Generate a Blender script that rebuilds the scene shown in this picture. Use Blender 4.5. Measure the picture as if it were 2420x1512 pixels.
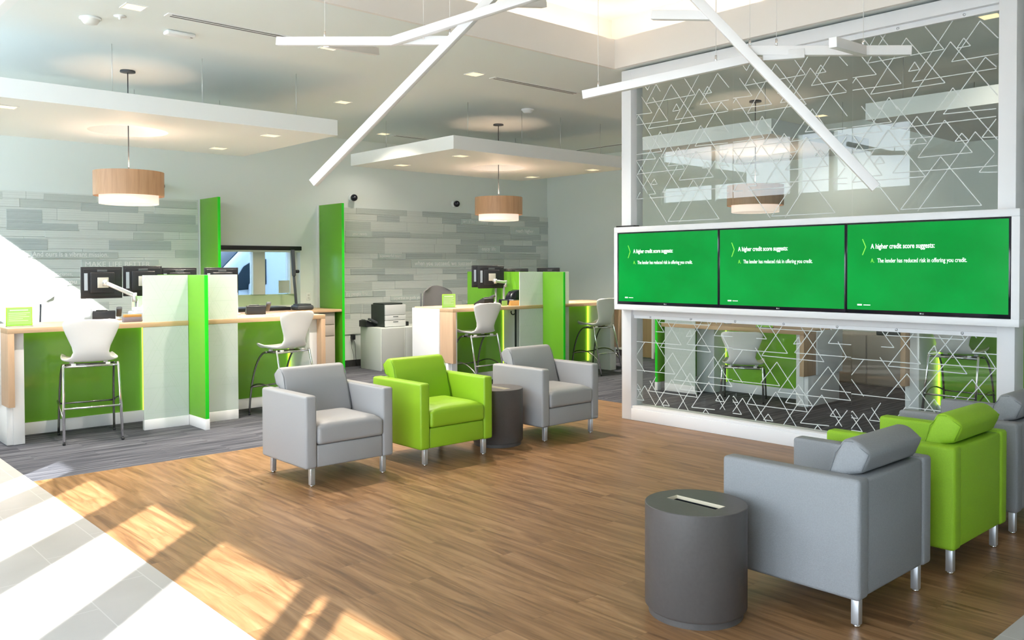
import bpy, bmesh, math, random
from mathutils import Vector, Matrix, Euler
R = math.radians
random.seed(7)
for o in list(bpy.data.objects): bpy.data.objects.remove(o)
sc = bpy.context.scene; COL = sc.collection

# ------------------------------------------------------------------ camera
cam = bpy.data.cameras.new('camera'); camo = bpy.data.objects.new('camera', cam); COL.objects.link(camo)
cam.sensor_fit = 'HORIZONTAL'; cam.sensor_width = 36.0
cam.lens = 2026.70476/2420*36
cam.shift_x = 0.0; cam.shift_y = -(756-668.235)/2420
YAW, PIT, ROL = 0.834714280, 0.0183516869, -0.00350660806
def cam_rows():
    c, s = math.cos(YAW), math.sin(YAW)
    M = Matrix(((s, -c, 0), (0, 0, -1), (c, s, 0)))
    cp, sp = math.cos(PIT), math.sin(PIT); P = Matrix(((1, 0, 0), (0, cp, -sp), (0, sp, cp)))
    cr, sr = math.cos(ROL), math.sin(ROL); Q = Matrix(((cr, -sr, 0), (sr, cr, 0), (0, 0, 1)))
    return Q @ P @ M
_m = cam_rows(); _r, _d, _f = _m[0], _m[1], _m[2]
camo.matrix_world = Matrix(((_r[0], -_d[0], -_f[0], 0), (_r[1], -_d[1], -_f[1], 0), (_r[2], -_d[2], -_f[2], 1.65), (0, 0, 0, 1)))
cam.clip_start = 0.05; cam.clip_end = 200
sc.camera = camo

# ------------------------------------------------------------------ colour, sky, sun
sc.view_settings.view_transform = 'Standard'; sc.view_settings.look = 'None'
sc.view_settings.gamma = 1.0; sc.view_settings.use_curve_mapping = False
sc.view_settings.exposure = 0.66
w = bpy.data.worlds.new('sky'); sc.world = w; w.use_nodes = True
nt = w.node_tree; nt.nodes.clear()
tc = nt.nodes.new('ShaderNodeTexCoord'); sx = nt.nodes.new('ShaderNodeSeparateXYZ'); rp = nt.nodes.new('ShaderNodeValToRGB')
bg = nt.nodes.new('ShaderNodeBackground'); wo = nt.nodes.new('ShaderNodeOutputWorld')
nt.links.new(tc.outputs['Generated'], sx.inputs[0]); nt.links.new(sx.outputs[2], rp.inputs[0])
rp.color_ramp.elements[0].color = (0.84, 0.92, 1.0, 1); rp.color_ramp.elements[0].position = 0.0
rp.color_ramp.elements[1].color = (0.64, 0.79, 1.0, 1); rp.color_ramp.elements[1].position = 0.9
nt.links.new(rp.outputs[0], bg.inputs[0]); bg.inputs[1].default_value = 8.5
nt.links.new(bg.outputs[0], wo.inputs[0])
sun = bpy.data.lights.new('sun', 'SUN'); sun.energy = 19.0; sun.angle = R(0.5); sun.color = (1.0, 0.975, 0.94)
suno = bpy.data.objects.new('sun', sun); COL.objects.link(suno)
suno.rotation_euler = Vector((1, 1, -0.785)).to_track_quat('-Z', 'Y').to_euler(); suno.location = (-20, -20, 16)
def portal(loc, rot, sx_, sy_):
    l = bpy.data.lights.new('window_portal', 'AREA'); l.shape = 'RECTANGLE'; l.size = sx_; l.size_y = sy_; l.cycles.is_portal = True
    o = bpy.data.objects.new('window_portal', l); COL.objects.link(o); o.location = loc; o.rotation_euler = rot
portal((-1.45, 2.0, 1.48), (0, R(-90), 0), 2.9, 5.3)
portal((0.05, 8.8, 3.5), (0, R(-90), 0), 1.1, 5.5)
def area(name, loc, rot, sx_, sy_, power, color, spread=180):
    l = bpy.data.lights.new(name, 'AREA'); l.shape = 'RECTANGLE'; l.size = sx_; l.size_y = sy_; l.energy = power; l.color = color
    l.spread = R(spread)
    o = bpy.data.objects.new(name, l); COL.objects.link(o); o.location = loc; o.rotation_euler = rot
    return o
WARM = (1.0, 0.84, 0.66); SOFT = (1.0, 0.88, 0.74)
# lamps hidden on the ledge of the ceiling cove, shining upwards
CX0, CX1, CY0, CY1 = 2.2, 7.03, 0.6, 6.107
COVE = 10.5
area('cove_lamp', ((CX0+CX1)/2, CY1+0.16, 3.99), (R(180-25), 0, 0), CX1-CX0, 0.06, COVE, WARM)
area('cove_lamp', ((CX0+CX1)/2, CY0-0.16, 3.99), (R(180+25), 0, 0), CX1-CX0, 0.06, COVE, WARM)
area('cove_lamp', (CX1+0.16, (CY0+CY1)/2, 3.99), (R(180), R(-25), 0), 0.06, CY1-CY0, COVE*1.1, WARM)
area('cove_lamp', (CX0-0.16, (CY0+CY1)/2, 3.99), (R(180), R(25), 0), 0.06, CY1-CY0, COVE*1.1, WARM)

# ------------------------------------------------------------------ materials
MATS = {}
def mat(name, col=(0.8, 0.8, 0.8), rough=0.5, metal=0.0, emit=None, estr=0.0, trans=0.0, alpha=1.0, spec=0.5, bump=None, coat=0.0, noise=None, ior=1.45, sheen=0.0):
    if name in MATS: return MATS[name]
    m = bpy.data.materials.new(name); m.use_nodes = True; nt = m.node_tree; b = nt.nodes['Principled BSDF']
    b.inputs['Base Color'].default_value = (*col, 1); b.inputs['Roughness'].default_value = rough; b.inputs['Metallic'].default_value = metal
    b.inputs['Specular IOR Level'].default_value = spec; b.inputs['IOR'].default_value = ior
    b.inputs['Transmission Weight'].default_value = trans; b.inputs['Alpha'].default_value = alpha
    b.inputs['Coat Weight'].default_value = coat; b.inputs['Sheen Weight'].default_value = sheen
    if emit: b.inputs['Emission Color'].default_value = (*emit, 1); b.inputs['Emission Strength'].default_value = estr
    t = nt.nodes.new('ShaderNodeTexCoord')
    if noise:      # (scale, amount) slight mottling of the colour
        n = nt.nodes.new('ShaderNodeTexNoise'); n.inputs['Scale'].default_value = noise[0]; n.inputs['Detail'].default_value = 4
        nt.links.new(t.outputs['Object'], n.inputs['Vector'])
        r = nt.nodes.new('ShaderNodeValToRGB'); a = noise[1]
        r.color_ramp.elements[0].position = 0.3; r.color_ramp.elements[1].position = 0.7
        r.color_ramp.elements[0].color = (*[c*(1-a) for c in col], 1); r.color_ramp.elements[1].color = (*[min(1, c*(1+a)) for c in col], 1)
        nt.links.new(n.outputs['Fac'], r.inputs[0]); nt.links.new(r.outputs[0], b.inputs['Base Color'])
    if bump:
        n = nt.nodes.new('ShaderNodeTexNoise'); n.inputs['Scale'].default_value = bump[0]; n.inputs['Detail'].default_value = 3
        nt.links.new(t.outputs['Object'], n.inputs['Vector'])
        bp = nt.nodes.new('ShaderNodeBump'); bp.inputs['Strength'].default_value = bump[1]; bp.inputs['Distance'].default_value = 0.01
        nt.links.new(n.outputs['Fac'], bp.inputs['Height']); nt.links.new(bp.outputs[0], b.inputs['Normal'])
    MATS[name] = m; return m
def nodes(m):
    return m.node_tree, m.node_tree.nodes['Principled BSDF']
def math_node(nt, op, a, b=None, c=None):
    n = nt.nodes.new('ShaderNodeMath'); n.operation = op
    for i, v in enumerate((a, b, c)):
        if v is None: continue
        if isinstance(v, (int, float)): n.inputs[i].default_value = v
        else: nt.links.new(v, n.inputs[i])
    return n.outputs[0]
def ramp(nt, fac, stops):
    r = nt.nodes.new('ShaderNodeValToRGB'); e = r.color_ramp.elements
    while len(e) < len(stops): e.new(0.5)
    for i, (p, c) in enumerate(stops): e[i].position = p; e[i].color = (*c, 1)
    nt.links.new(fac, r.inputs[0]); return r.outputs[0]
def mixc(nt, fac, a, b, mode='MIX'):
    n = nt.nodes.new('ShaderNodeMix'); n.data_type = 'RGBA'; n.blend_type = mode
    if isinstance(fac, (int, float)): n.inputs['Factor'].default_value = fac
    else: nt.links.new(fac, n.inputs['Factor'])
    for k, v in (('A', a), ('B', b)):
        s = [i for i in n.inputs if i.name == k and i.type == 'RGBA'][0]
        if isinstance(v, tuple): s.default_value = (*v, 1)
        else: nt.links.new(v, s)
    return [o for o in n.outputs if o.type == 'RGBA'][0]
def brick(nt, vec, bw, rh, mortar, off=0.5, sq=1.0):
    n = nt.nodes.new('ShaderNodeTexBrick'); n.offset = off; n.squash = sq
    n.inputs['Scale'].default_value = 1; n.inputs['Brick Width'].default_value = bw; n.inputs['Row Height'].default_value = rh
    n.inputs['Mortar Size'].default_value = mortar; n.inputs['Mortar Smooth'].default_value = 0.1; n.inputs['Bias'].default_value = 0
    n.inputs['Color1'].default_value = (0, 0, 0, 1); n.inputs['Color2'].default_value = (1, 1, 1, 1); n.inputs['Mortar'].default_value = (0.5, 0.5, 0.5, 1)
    nt.links.new(vec, n.inputs['Vector']); return n
def mapping(nt, vec, rot=(0, 0, 0), scale=(1, 1, 1), loc=(0, 0, 0)):
    n = nt.nodes.new('ShaderNodeMapping'); n.inputs['Rotation'].default_value = rot; n.inputs['Scale'].default_value = scale; n.inputs['Location'].default_value = loc
    nt.links.new(vec, n.inputs['Vector']); return n.outputs[0]
def noise(nt, vec, scale, detail=4, rough=0.5, dist=0.0):
    n = nt.nodes.new('ShaderNodeTexNoise'); n.inputs['Scale'].default_value = scale; n.inputs['Detail'].default_value = detail
    n.inputs['Roughness'].default_value = rough; n.inputs['Distortion'].default_value = dist
    nt.links.new(vec, n.inputs['Vector']); return n.outputs['Fac']
def objc(nt): return nt.nodes.new('ShaderNodeTexCoord').outputs['Object']

WHITE = mat('white_paint', (0.86, 0.88, 0.87), 0.6)
WALLM = mat('wall_paint', (0.82, 0.88, 0.862), 0.75, bump=(300, 0.05))
CEILM = mat('ceiling_paint', (0.83, 0.885, 0.865), 0.8)
CREAM = mat('cove_paint', (0.84, 0.81, 0.77), 0.7)
LAM = mat('white_laminate', (0.82, 0.83, 0.85), 0.35)
GREENP = mat('green_back_painted_glass', (0.25, 0.56, 0.06), 0.12, coat=0.4)
GREENF = mat('green_resin', (0.155, 0.44, 0.028), 0.3)
GEDGE = mat('green_resin_edge_glow', (0.02, 0.62, 0.02), 0.3, emit=(0.0, 0.5, 0.0), estr=0.08)  # weak emission added so the edges look lit; they are no lamps
LEDM = mat('lime_light_strip', (0.6, 0.9, 0.05), 0.4, emit=(0.58, 0.92, 0.06), estr=1.1)
CHROME = mat('chrome', (0.86, 0.86, 0.88), 0.12, metal=1.0)
DCHROME = mat('dark_chrome', (0.35, 0.35, 0.34), 0.25, metal=1.0)
ALU = mat('brushed_aluminium', (0.66, 0.69, 0.73), 0.32, metal=0.75)
BLACK = mat('black_plastic', (0.018, 0.02, 0.024), 0.35)
BLACKG = mat('black_gloss', (0.01, 0.01, 0.02), 0.12)
DGREY = mat('dark_grey_plastic', (0.07, 0.08, 0.09), 0.5)
GREYF = mat('grey_upholstery', (0.255, 0.263, 0.275), 0.62, bump=(420, 0.25), noise=(160, 0.06))
GREYL = mat('grey_vinyl_upholstery', (0.335, 0.338, 0.345), 0.45, bump=(90, 0.05))
LIMEF = mat('lime_upholstery', (0.275, 0.50, 0.018), 0.6, bump=(420, 0.22), noise=(160, 0.05))
LIMEL = mat('lime_vinyl_upholstery', (0.275, 0.49, 0.02), 0.42, bump=(90, 0.05))
GSEAM = mat('grey_seam', (0.17, 0.18, 0.19), 0.8); LSEAM = mat('lime_seam', (0.18, 0.34, 0.01), 0.8)
CHARC = mat('charcoal_laminate', (0.088, 0.080, 0.077), 0.42, noise=(60, 0.05))
MAPLE_EDGE = mat('pale_ply_edge', (0.72, 0.64, 0.48), 0.5)
SHELL = mat('white_polypropylene', (0.80, 0.80, 0.79), 0.38)
STICK = mat('white_powder_coat', (0.83, 0.81, 0.79), 0.45)
BEIGE = mat('beige_laminate', (0.46, 0.41, 0.37), 0.45)
GREYLAM = mat('grey_laminate', (0.42, 0.44, 0.44), 0.45)
MESHG = mat('office_chair_grey', (0.15, 0.145, 0.155), 0.8, bump=(300, 0.2))
PRNW = mat('printer_grey', (0.62, 0.64, 0.65), 0.4); PRND = mat('printer_dark', (0.035, 0.045, 0.04), 0.5)
TXTW = mat('white_lettering', (0.85, 0.88, 0.84), 0.5)
SGREEN = mat('sign_green', (0.33, 0.62, 0.18), 0.3); SGEDGE = mat('sign_lime_edge', (0.4, 0.85, 0.05), 0.3)
WARME = mat('warm_lamp_lens', (1, 0.85, 0.6), 0.5, emit=(1.0, 0.74, 0.42), estr=0.78)
DRUM = mat('lamp_drum_white', (0.9, 0.82, 0.76), 0.6, emit=(1.0, 0.80, 0.68), estr=0.42)
ORANGEW = mat('name_plate_wood', (0.50, 0.27, 0.08), 0.4)
PAPER = mat('paper', (0.8, 0.82, 0.82), 0.7)
VANW = mat('van_white_paint', (0.72, 0.76, 0.8), 0.3, coat=0.3); VANG = mat('van_dark_glass', (0.012, 0.03, 0.045), 0.15, spec=0.25)
CONC = mat('outdoor_concrete', (0.42, 0.43, 0.42), 0.85, noise=(3, 0.1))
ALUF = mat('window_frame_paint', (0.62, 0.66, 0.68), 0.4)

def wood_mat(name, c1, c2, axis='X', sc_=1.0, rough=0.42):
    m = mat(name, c1, rough); nt, b = nodes(m)
    s = {'X': (1.2, 14, 14), 'Y': (14, 1.2, 14), 'Z': (14, 14, 1.2)}[axis]
    v = mapping(nt, objc(nt), scale=tuple(k*sc_ for k in s))
    n = noise(nt, v, 1.4, 6, 0.55, 0.6)
    nt.links.new(ramp(nt, n, [(0.25, c2), (0.5, c1), (0.75, tuple(min(1, k*1.08) for k in c1))]), b.inputs['Base Color'])
    return m
OAK = wood_mat('light_oak_laminate', (0.60, 0.41, 0.25), (0.53, 0.35, 0.205), 'X')
OAKV = wood_mat('light_oak_laminate_upright', (0.60, 0.41, 0.27), (0.54, 0.36, 0.23), 'Z')
OAKS = wood_mat('oak_lamp_veneer', (0.54, 0.33, 0.19), (0.44, 0.26, 0.14), 'Z', 1.6)
WALN = wood_mat('brown_wood', (0.40, 0.27, 0.16), (0.33, 0.21, 0.12), 'Z')

# wood plank floor, boards along Y
def plank_floor():
    m = mat('wood_plank_floor', (0.35, 0.2, 0.1), 0.38); nt, b = nodes(m); oc = objc(nt)
    v = mapping(nt, oc, rot=(0, 0, R(90)))
    br = brick(nt, v, 1.22, 0.152, 0.0012, off=0.37)
    tone = noise(nt, mapping(nt, br.outputs['Color'], scale=(7, 7, 7)), 3.0, 0)
    # each board shifts the grain
    comb = nt.nodes.new('ShaderNodeVectorMath'); comb.operation = 'MULTIPLY_ADD'
    nt.links.new(br.outputs['Color'], comb.inputs[0]); comb.inputs[1].default_value = (17, 31, 5); nt.links.new(oc, comb.inputs[2])
    g1 = noise(nt, mapping(nt, comb.outputs[0], scale=(7.5, 0.62, 1)), 1.6, 5, 0.6, 1.5)
    g2 = noise(nt, mapping(nt, comb.outputs[0], scale=(60, 2.2, 1)), 2.0, 3, 0.6, 0.4)
    base = ramp(nt, g1, [(0.30, (0.135, 0.064, 0.025)), (0.44, (0.225, 0.115, 0.047)), (0.56, (0.305, 0.163, 0.071)), (0.72, (0.385, 0.222, 0.108))])
    c = mixc(nt, 0.28, base, ramp(nt, g2, [(0.3, (0.5, 0.5, 0.5)), (0.7, (1.25, 1.25, 1.25))]), 'MULTIPLY')
    c = mixc(nt, 0.5, c, ramp(nt, br.outputs['Color'], [(0.0, (0.82, 0.8, 0.78)), (1.0, (1.1, 1.1, 1.12))]), 'MULTIPLY')
    c = mixc(nt, math_node(nt, 'MULTIPLY', br.outputs['Fac'], 0.55), c, (0.10, 0.055, 0.025))
    nt.links.new(c, b.inputs['Base Color'])
    nt.links.new(ramp(nt, g2, [(0.3, (0.34, 0.34, 0.34)), (0.7, (0.44, 0.44, 0.44))]), b.inputs['Roughness'])
    return m
def carpet_mat():
    m = mat('striped_carpet', (0.1, 0.1, 0.11), 0.95, spec=0.1); nt, b = nodes(m); oc = objc(nt)
    br = brick(nt, oc, 0.95, 0.25, 0.0)
    comb = nt.nodes.new('ShaderNodeVectorMath'); comb.operation = 'MULTIPLY_ADD'
    nt.links.new(br.outputs['Color'], comb.inputs[0]); comb.inputs[1].default_value = (13, 29, 5); nt.links.new(oc, comb.inputs[2])
    g = noise(nt, mapping(nt, comb.outputs[0], scale=(1.1, 34, 1)), 1.0, 3, 0.65)
    g2 = noise(nt, mapping(nt, comb.outputs[0], scale=(3, 150, 1)), 1.0, 2, 0.6)
    c = ramp(nt, g, [(0.3, (0.038, 0.040, 0.050)), (0.5, (0.090, 0.094, 0.112)), (0.7, (0.18, 0.183, 0.205))])
    c = mixc(nt, 0.5, c, ramp(nt, g2, [(0.3, (0.55, 0.55, 0.55)), (0.7, (1.3, 1.3, 1.3))]), 'MULTIPLY')
    nt.links.new(c, b.inputs['Base Color'])
    f = noise(nt, oc, 450, 2)
    bp = nt.nodes.new('ShaderNodeBump'); bp.inputs['Strength'].default_value = 0.5; bp.inputs['Distance'].default_value = 0.004
    nt.links.new(f, bp.inputs['Height']); nt.links.new(bp.outputs[0], b.inputs['Normal'])
    return m
def tile_mat():
    m = mat('pale_floor_tile', (0.6, 0.6, 0.58), 0.35); nt, b = nodes(m); oc = objc(nt)
    v = mapping(nt, oc, rot=(0, 0, R(90)), loc=(0.25, 1.6, 0))
    br = brick(nt, v, 0.64, 0.3205, 0.003, off=0.5)
    n = noise(nt, oc, 2.5, 5)
    base = ramp(nt, n, [(0.3, (0.41, 0.39, 0.37)), (0.7, (0.47, 0.447, 0.425))])
    nt.links.new(mixc(nt, br.outputs['Fac'], base, (0.55, 0.53, 0.51)), b.inputs['Base Color'])
    return m
def stripe_mat(name, light, dark, amt, freq=58.0):
    m = mat(name, light, 0.6); nt, b = nodes(m); oc = objc(nt)
    s = nt.nodes.new('ShaderNodeSeparateXYZ'); nt.links.new(oc, s.inputs[0])
    f = math_node(nt, 'FRACT', math_node(nt, 'MULTIPLY', s.outputs[2], freq))
    g = math_node(nt, 'GREATER_THAN', f, 0.62)
    j = noise(nt, mapping(nt, oc, scale=(0.02, 0.02, 24)), 1.0, 1)
    g = math_node(nt, 'MULTIPLY', g, ramp(nt, j, [(0.35, (amt*0.5,)*3), (0.6, (amt,)*3)]))
    nt.links.new(mixc(nt, g, light, dark), b.inputs['Base Color'])
    bp = nt.nodes.new('ShaderNodeBump'); bp.inputs['Strength'].default_value = 0.6; bp.inputs['Distance'].default_value = 0.003; bp.invert = True
    nt.links.new(g, bp.inputs['Height']); nt.links.new(bp.outputs[0], b.inputs['Normal'])
    return m
ST0 = stripe_mat('wall_panel_pale', (0.77, 0.815, 0.79), (0.66, 0.70, 0.68), 0.6, 34)
ST1 = stripe_mat('wall_panel_mid_ribbed', (0.66, 0.715, 0.69), (0.47, 0.515, 0.50), 0.9)
ST2 = stripe_mat('wall_panel_dark_ribbed', (0.62, 0.68, 0.675), (0.37, 0.415, 0.415), 1.0)
ST3 = mat('wall_panel_plain', (0.62, 0.69, 0.665), 0.6); STT = mat('wall_panel_lettering', (0.93, 0.94, 0.93), 0.5)

def glass_mat(name, tint, base, edge, col2=(1, 1, 1), rough=0.0, diff=0.0):
    m = bpy.data.materials.new(name); m.use_nodes = True; nt = m.node_tree; nt.nodes.clear()
    out = nt.nodes.new('ShaderNodeOutputMaterial'); tr = nt.nodes.new('ShaderNodeBsdfTransparent'); gl = nt.nodes.new('ShaderNodeBsdfGlossy')
    tr.inputs[0].default_value = (*tint, 1); gl.inputs['Roughness'].default_value = rough; gl.inputs[0].default_value = (*col2, 1)
    lw = nt.nodes.new('ShaderNodeLayerWeight'); lw.inputs['Blend'].default_value = 0.5
    p = math_node(nt, 'POWER', lw.outputs['Facing'], 3.0)
    f = math_node(nt, 'MULTIPLY_ADD', p, edge, base)
    mx = nt.nodes.new('ShaderNodeMixShader'); nt.links.new(f, mx.inputs[0]); nt.links.new(tr.outputs[0], mx.inputs[1]); nt.links.new(gl.outputs[0], mx.inputs[2])
    last = mx.outputs[0]
    if diff:
        d = nt.nodes.new('ShaderNodeBsdfDiffuse'); d.inputs[0].default_value = (0.84, 0.90, 0.89, 1)
        t2 = nt.nodes.new('ShaderNodeBsdfTranslucent'); t2.inputs[0].default_value = (0.82, 0.92, 0.88, 1)
        a = nt.nodes.new('ShaderNodeMixShader'); a.inputs[0].default_value = 0.35; nt.links.new(d.outputs[0], a.inputs[1]); nt.links.new(t2.outputs[0], a.inputs[2])
        m2 = nt.nodes.new('ShaderNodeMixShader'); m2.inputs[0].default_value = diff; nt.links.new(last, m2.inputs[1]); nt.links.new(a.outputs[0], m2.inputs[2]); last = m2.outputs[0]
    nt.links.new(last, out.inputs[0]); MATS[name] = m; return m
GLASS = glass_mat('clear_glass', (0.94, 0.965, 0.955), 0.020, 0.30)
WGLASS = glass_mat('window_glass', (0.97, 0.98, 0.98), 0.03, 0.5)
DIMGLASS = glass_mat('dimming_window_glass', (0.40, 0.45, 0.50), 0.02, 0.3)  # tint added to dim the overbright view outdoors
FROST = glass_mat('frosted_glass', (0.8, 0.88, 0.84), 0.03, 0.4, rough=0.1, diff=0.82)
LINEM = mat('etched_line', (0.66, 0.71, 0.70), 0.7)
LINEF = mat('etched_line_faint', (0.62, 0.70, 0.66), 0.7)
WOODF, CARPET, TILE = plank_floor(), carpet_mat(), tile_mat()
def screen_mat():
    m = mat('green_screen', (0.0, 0.12, 0.02), 0.15, emit=(0.0, 0.36, 0.035), estr=0.47, spec=0.2); nt, b = nodes(m)
    n = noise(nt, mapping(nt, objc(nt), scale=(1, 1.2, 1.5)), 1.6, 2)
    nt.links.new(ramp(nt, n, [(0.35, (0.0, 0.30, 0.028)), (0.65, (0.0, 0.41, 0.05))]), b.inputs['Emission Color'])
    return m
SCREEN = screen_mat()
SCRT = mat('screen_white_text', (0.8, 0.8, 0.8), 0.4, emit=(0.85, 1.0, 0.92), estr=0.62)
SCRG = mat('screen_lime_text', (0.2, 0.5, 0.05), 0.4, emit=(0.2, 0.75, 0.05), estr=0.62)

# ------------------------------------------------------------------ mesh helpers
class MB:
    """collects shapes into one mesh"""
    def __init__(s): s.bm = bmesh.new(); s.mats = []
    def _mi(s, m):
        if m not in s.mats: s.mats.append(m)
        return s.mats.index(m)
    def _finish(s, geom_faces, m, smooth):
        i = s._mi(m)
        for f in geom_faces: f.material_index = i; f.smooth = smooth
    def box(s, x0, x1, y0, y1, z0, z1, m, bev=0.0, seg=2, M=None, smooth=None):
        b = bmesh.new()
        bmesh.ops.create_cube(b, size=1.0)
        for v in b.verts: v.co = Vector(((x0+x1)/2+v.co.x*(x1-x0), (y0+y1)/2+v.co.y*(y1-y0), (z0+z1)/2+v.co.z*(z1-z0)))
        if bev: bmesh.ops.bevel(b, geom=b.edges[:], offset=min(bev, 0.49*min(abs(x1-x0), abs(y1-y0), abs(z1-z0))), segments=seg, profile=0.5, affect='EDGES')
        if M: b.transform(M)
        s.merge(b, m, bool(bev) if smooth is None else smooth); return s
    def merge(s, b, m, smooth=False):
        i = s._mi(m); vm = {}
        for v in b.verts: vm[v] = s.bm.verts.new(v.co)
        for f in b.faces:
            try: nf = s.bm.faces.new([vm[v] for v in f.verts])
            except ValueError: continue
            nf.material_index = i; nf.smooth = smooth
        b.free()
    def prism(s, pts, axis, a, b_, m, bev=0.0, seg=3, M=None, smooth=None):
        """closed outline pts extruded along axis from a to b_"""
        b = bmesh.new()
        def P(u, v, t):
            return {'X': (t, u, v), 'Y': (u, t, v), 'Z': (u, v, t)}[axis]
        lo = [b.verts.new(P(u, v, a)) for u, v in pts]; hi = [b.verts.new(P(u, v, b_)) for u, v in pts]
        b.faces.new(lo); b.faces.new(hi[::-1]); n = len(pts)
        for k in range(n): b.faces.new((lo[k], hi[k], hi[(k+1) % n], lo[(k+1) % n]))
        bmesh.ops.recalc_face_normals(b, faces=b.faces[:])
        if bev: bmesh.ops.bevel(b, geom=b.edges[:], offset=bev, segments=seg, profile=0.5, affect='EDGES')
        if M: b.transform(M)
        s.merge(b, m, bool(bev) if smooth is None else smooth); return s
    def tube(s, pts, r, m, n=10, closed=False, cap=True):
        pts = [Vector(p) for p in pts]; b = bmesh.new(); rings = []
        rr = r if isinstance(r, (list, tuple)) else [r]*len(pts)
        N = len(pts); prev = None
        for i, p in enumerate(pts):
            if closed: t = pts[(i+1) % N]-pts[i-1]
            else: t = pts[min(i+1, N-1)]-pts[max(i-1, 0)]
            t.normalize()
            if prev is None:
                up = Vector((0, 0, 1)) if abs(t.z) < 0.9 else Vector((1, 0, 0))
                a = t.cross(up).normalized()
            else:
                a = (prev-t*prev.dot(t)).normalized()
            prev = a; c = t.cross(a)
            rings.append([b.verts.new(p+rr[i]*(math.cos(2*math.pi*k/n)*a+math.sin(2*math.pi*k/n)*c)) for k in range(n)])
        for i in range(N if closed else N-1):
            A, B = rings[i], rings[(i+1) % N]
            for k in range(n): b.faces.new((A[k], A[(k+1) % n], B[(k+1) % n], B[k]))
        if cap and not closed: b.faces.new(rings[0][::-1]); b.faces.new(rings[-1])
        bmesh.ops.recalc_face_normals(b, faces=b.faces[:])
        s.merge(b, m, True); return s
    def lathe(s, prof, m, cx=0, cy=0, n=48, M=None, smooth=True, close=False):
        b = bmesh.new(); rings = []
        for r, z in prof:
            if r < 1e-6: rings.append([b.verts.new((cx, cy, z))])
            else: rings.append([b.verts.new((cx+r*math.cos(2*math.pi*k/n), cy+r*math.sin(2*math.pi*k/n), z)) for k in range(n)])
        prs = list(zip(rings, rings[1:]))
        if close: prs.append((rings[-1], rings[0]))
        for A, B in prs:
            for k in range(n):
                a = [A[0]] if len(A) == 1 else [A[k], A[(k+1) % n]]
                c = [B[0]] if len(B) == 1 else [B[(k+1) % n], B[k]]
                if len(a)+len(c) >= 3: b.faces.new(a+c)
        bmesh.ops.recalc_face_normals(b, faces=b.faces[:])
        if M: b.transform(M)
        s.merge(b, m, smooth); return s
    def bar(s, p, q, w_, h_, m, bev=0.0, up=(0, 0, 1)):
        """rectangular bar from p to q, w_ sideways, h_ in the up direction"""
        p, q = Vector(p), Vector(q); t = (q-p); L = t.length; t.normalize(); up = Vector(up)
        if abs(t.dot(up)) > 0.95: up = Vector((0, 1, 0))
        a = t.cross(up).normalized(); c = a.cross(t).normalized()
        M = Matrix(((t.x, a.x, c.x, p.x), (t.y, a.y, c.y, p.y), (t.z, a.z, c.z, p.z), (0, 0, 0, 1)))
        return s.box(0, L, -w_/2, w_/2, -h_/2, h_/2, m, bev, M=M)
def wnormals(o):
    for p in o.data.polygons:
        pass
def obj(name, mb, parent=None, label=None, kind=None, world=False, sharp=None):
    bm = mb.bm if isinstance(mb, MB) else mb
    me = bpy.data.meshes.new(name)
    if world and parent is not None: bm.transform(parent.matrix_basis.inverted())
    bm.to_mesh(me); bm.free()
    for m in mb.mats: me.materials.append(m)
    if sharp is not None:
        try: me.set_sharp_from_angle(angle=R(sharp))
        except Exception: pass
    o = bpy.data.objects.new(name, me); COL.objects.link(o)
    if parent is not None: o.parent = parent
    if label: o['label'] = label
    if kind: o['kind'] = kind
    return o
def tag(o, label, cat, group=None, kind=None):
    o['label'] = label; o['category'] = cat
    if group: o['group'] = group
    if kind: o['kind'] = kind
    return o
def thing(name, label, cat, loc=(0, 0, 0), rz=0.0, group=None):
    o = bpy.data.objects.new(name, None); COL.objects.link(o)
    o.matrix_basis = Matrix.Translation(Vector(loc)) @ Matrix.Rotation(rz, 4, 'Z')
    o.empty_display_size = 0.1
    return tag(o, label, cat, group)
def copy_tree(o, parent=None):
    c = o.copy(); COL.objects.link(c)
    if parent is not None: c.parent = parent
    for ch in list(o.children): copy_tree(ch, c)
    return c
def place(src, loc, rz, label, group=None):
    c = copy_tree(src); c.matrix_basis = Matrix.Translation(Vector(loc)) @ Matrix.Rotation(rz, 4, 'Z')
    c['label'] = label
    if group: c['group'] = group
    return c
def struct(name, mb): return obj(name, mb, kind='structure')
def text_mb(mb, body, size, m, M, ext=0.003, sx_=1.0, align='LEFT', bold=0.0):
    cu = bpy.data.curves.new('lettering', 'FONT'); cu.body = body; cu.size = size; cu.extrude = ext; cu.align_x = align; cu.offset = bold; cu.resolution_u = 3
    o = bpy.data.objects.new('lettering', cu); me = bpy.data.meshes.new_from_object(o)
    b = bmesh.new(); b.from_mesh(me); b.transform(Matrix.Diagonal((sx_, 1, 1, 1))); b.transform(M)
    bpy.data.objects.remove(o); bpy.data.meshes.remove(me); bpy.data.curves.remove(cu)
    mb.merge(b, m)
def facing_minus_y(x, y, z): return Matrix(((1, 0, 0, x), (0, 0, -1, y), (0, 1, 0, z), (0, 0, 0, 1)))
def facing_minus_x(x, y, z): return Matrix(((0, 0, -1, x), (-1, 0, 0, y), (0, 1, 0, z), (0, 0, 0, 1)))
# ================================================================== THE SETTING
YB, XR, ZC = 12.40, 12.20, 3.78
b = MB(); b.box(1.69, 7.93, 1.36, 7.41, -0.1, 0, WOODF); struct('floor', b)
b = MB(); b.box(1.69, 7.93, 7.41, YB, -0.1, 0, CARPET); b.box(7.93, XR, 1.36, YB, -0.1, 0, CARPET); struct('floor', b)
b = MB(); b.box(-1.7, 1.69, -3.2, YB, -0.1, 0, TILE); b.box(1.69, XR, -3.2, 1.36, -0.1, 0, TILE); struct('floor', b)
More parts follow.
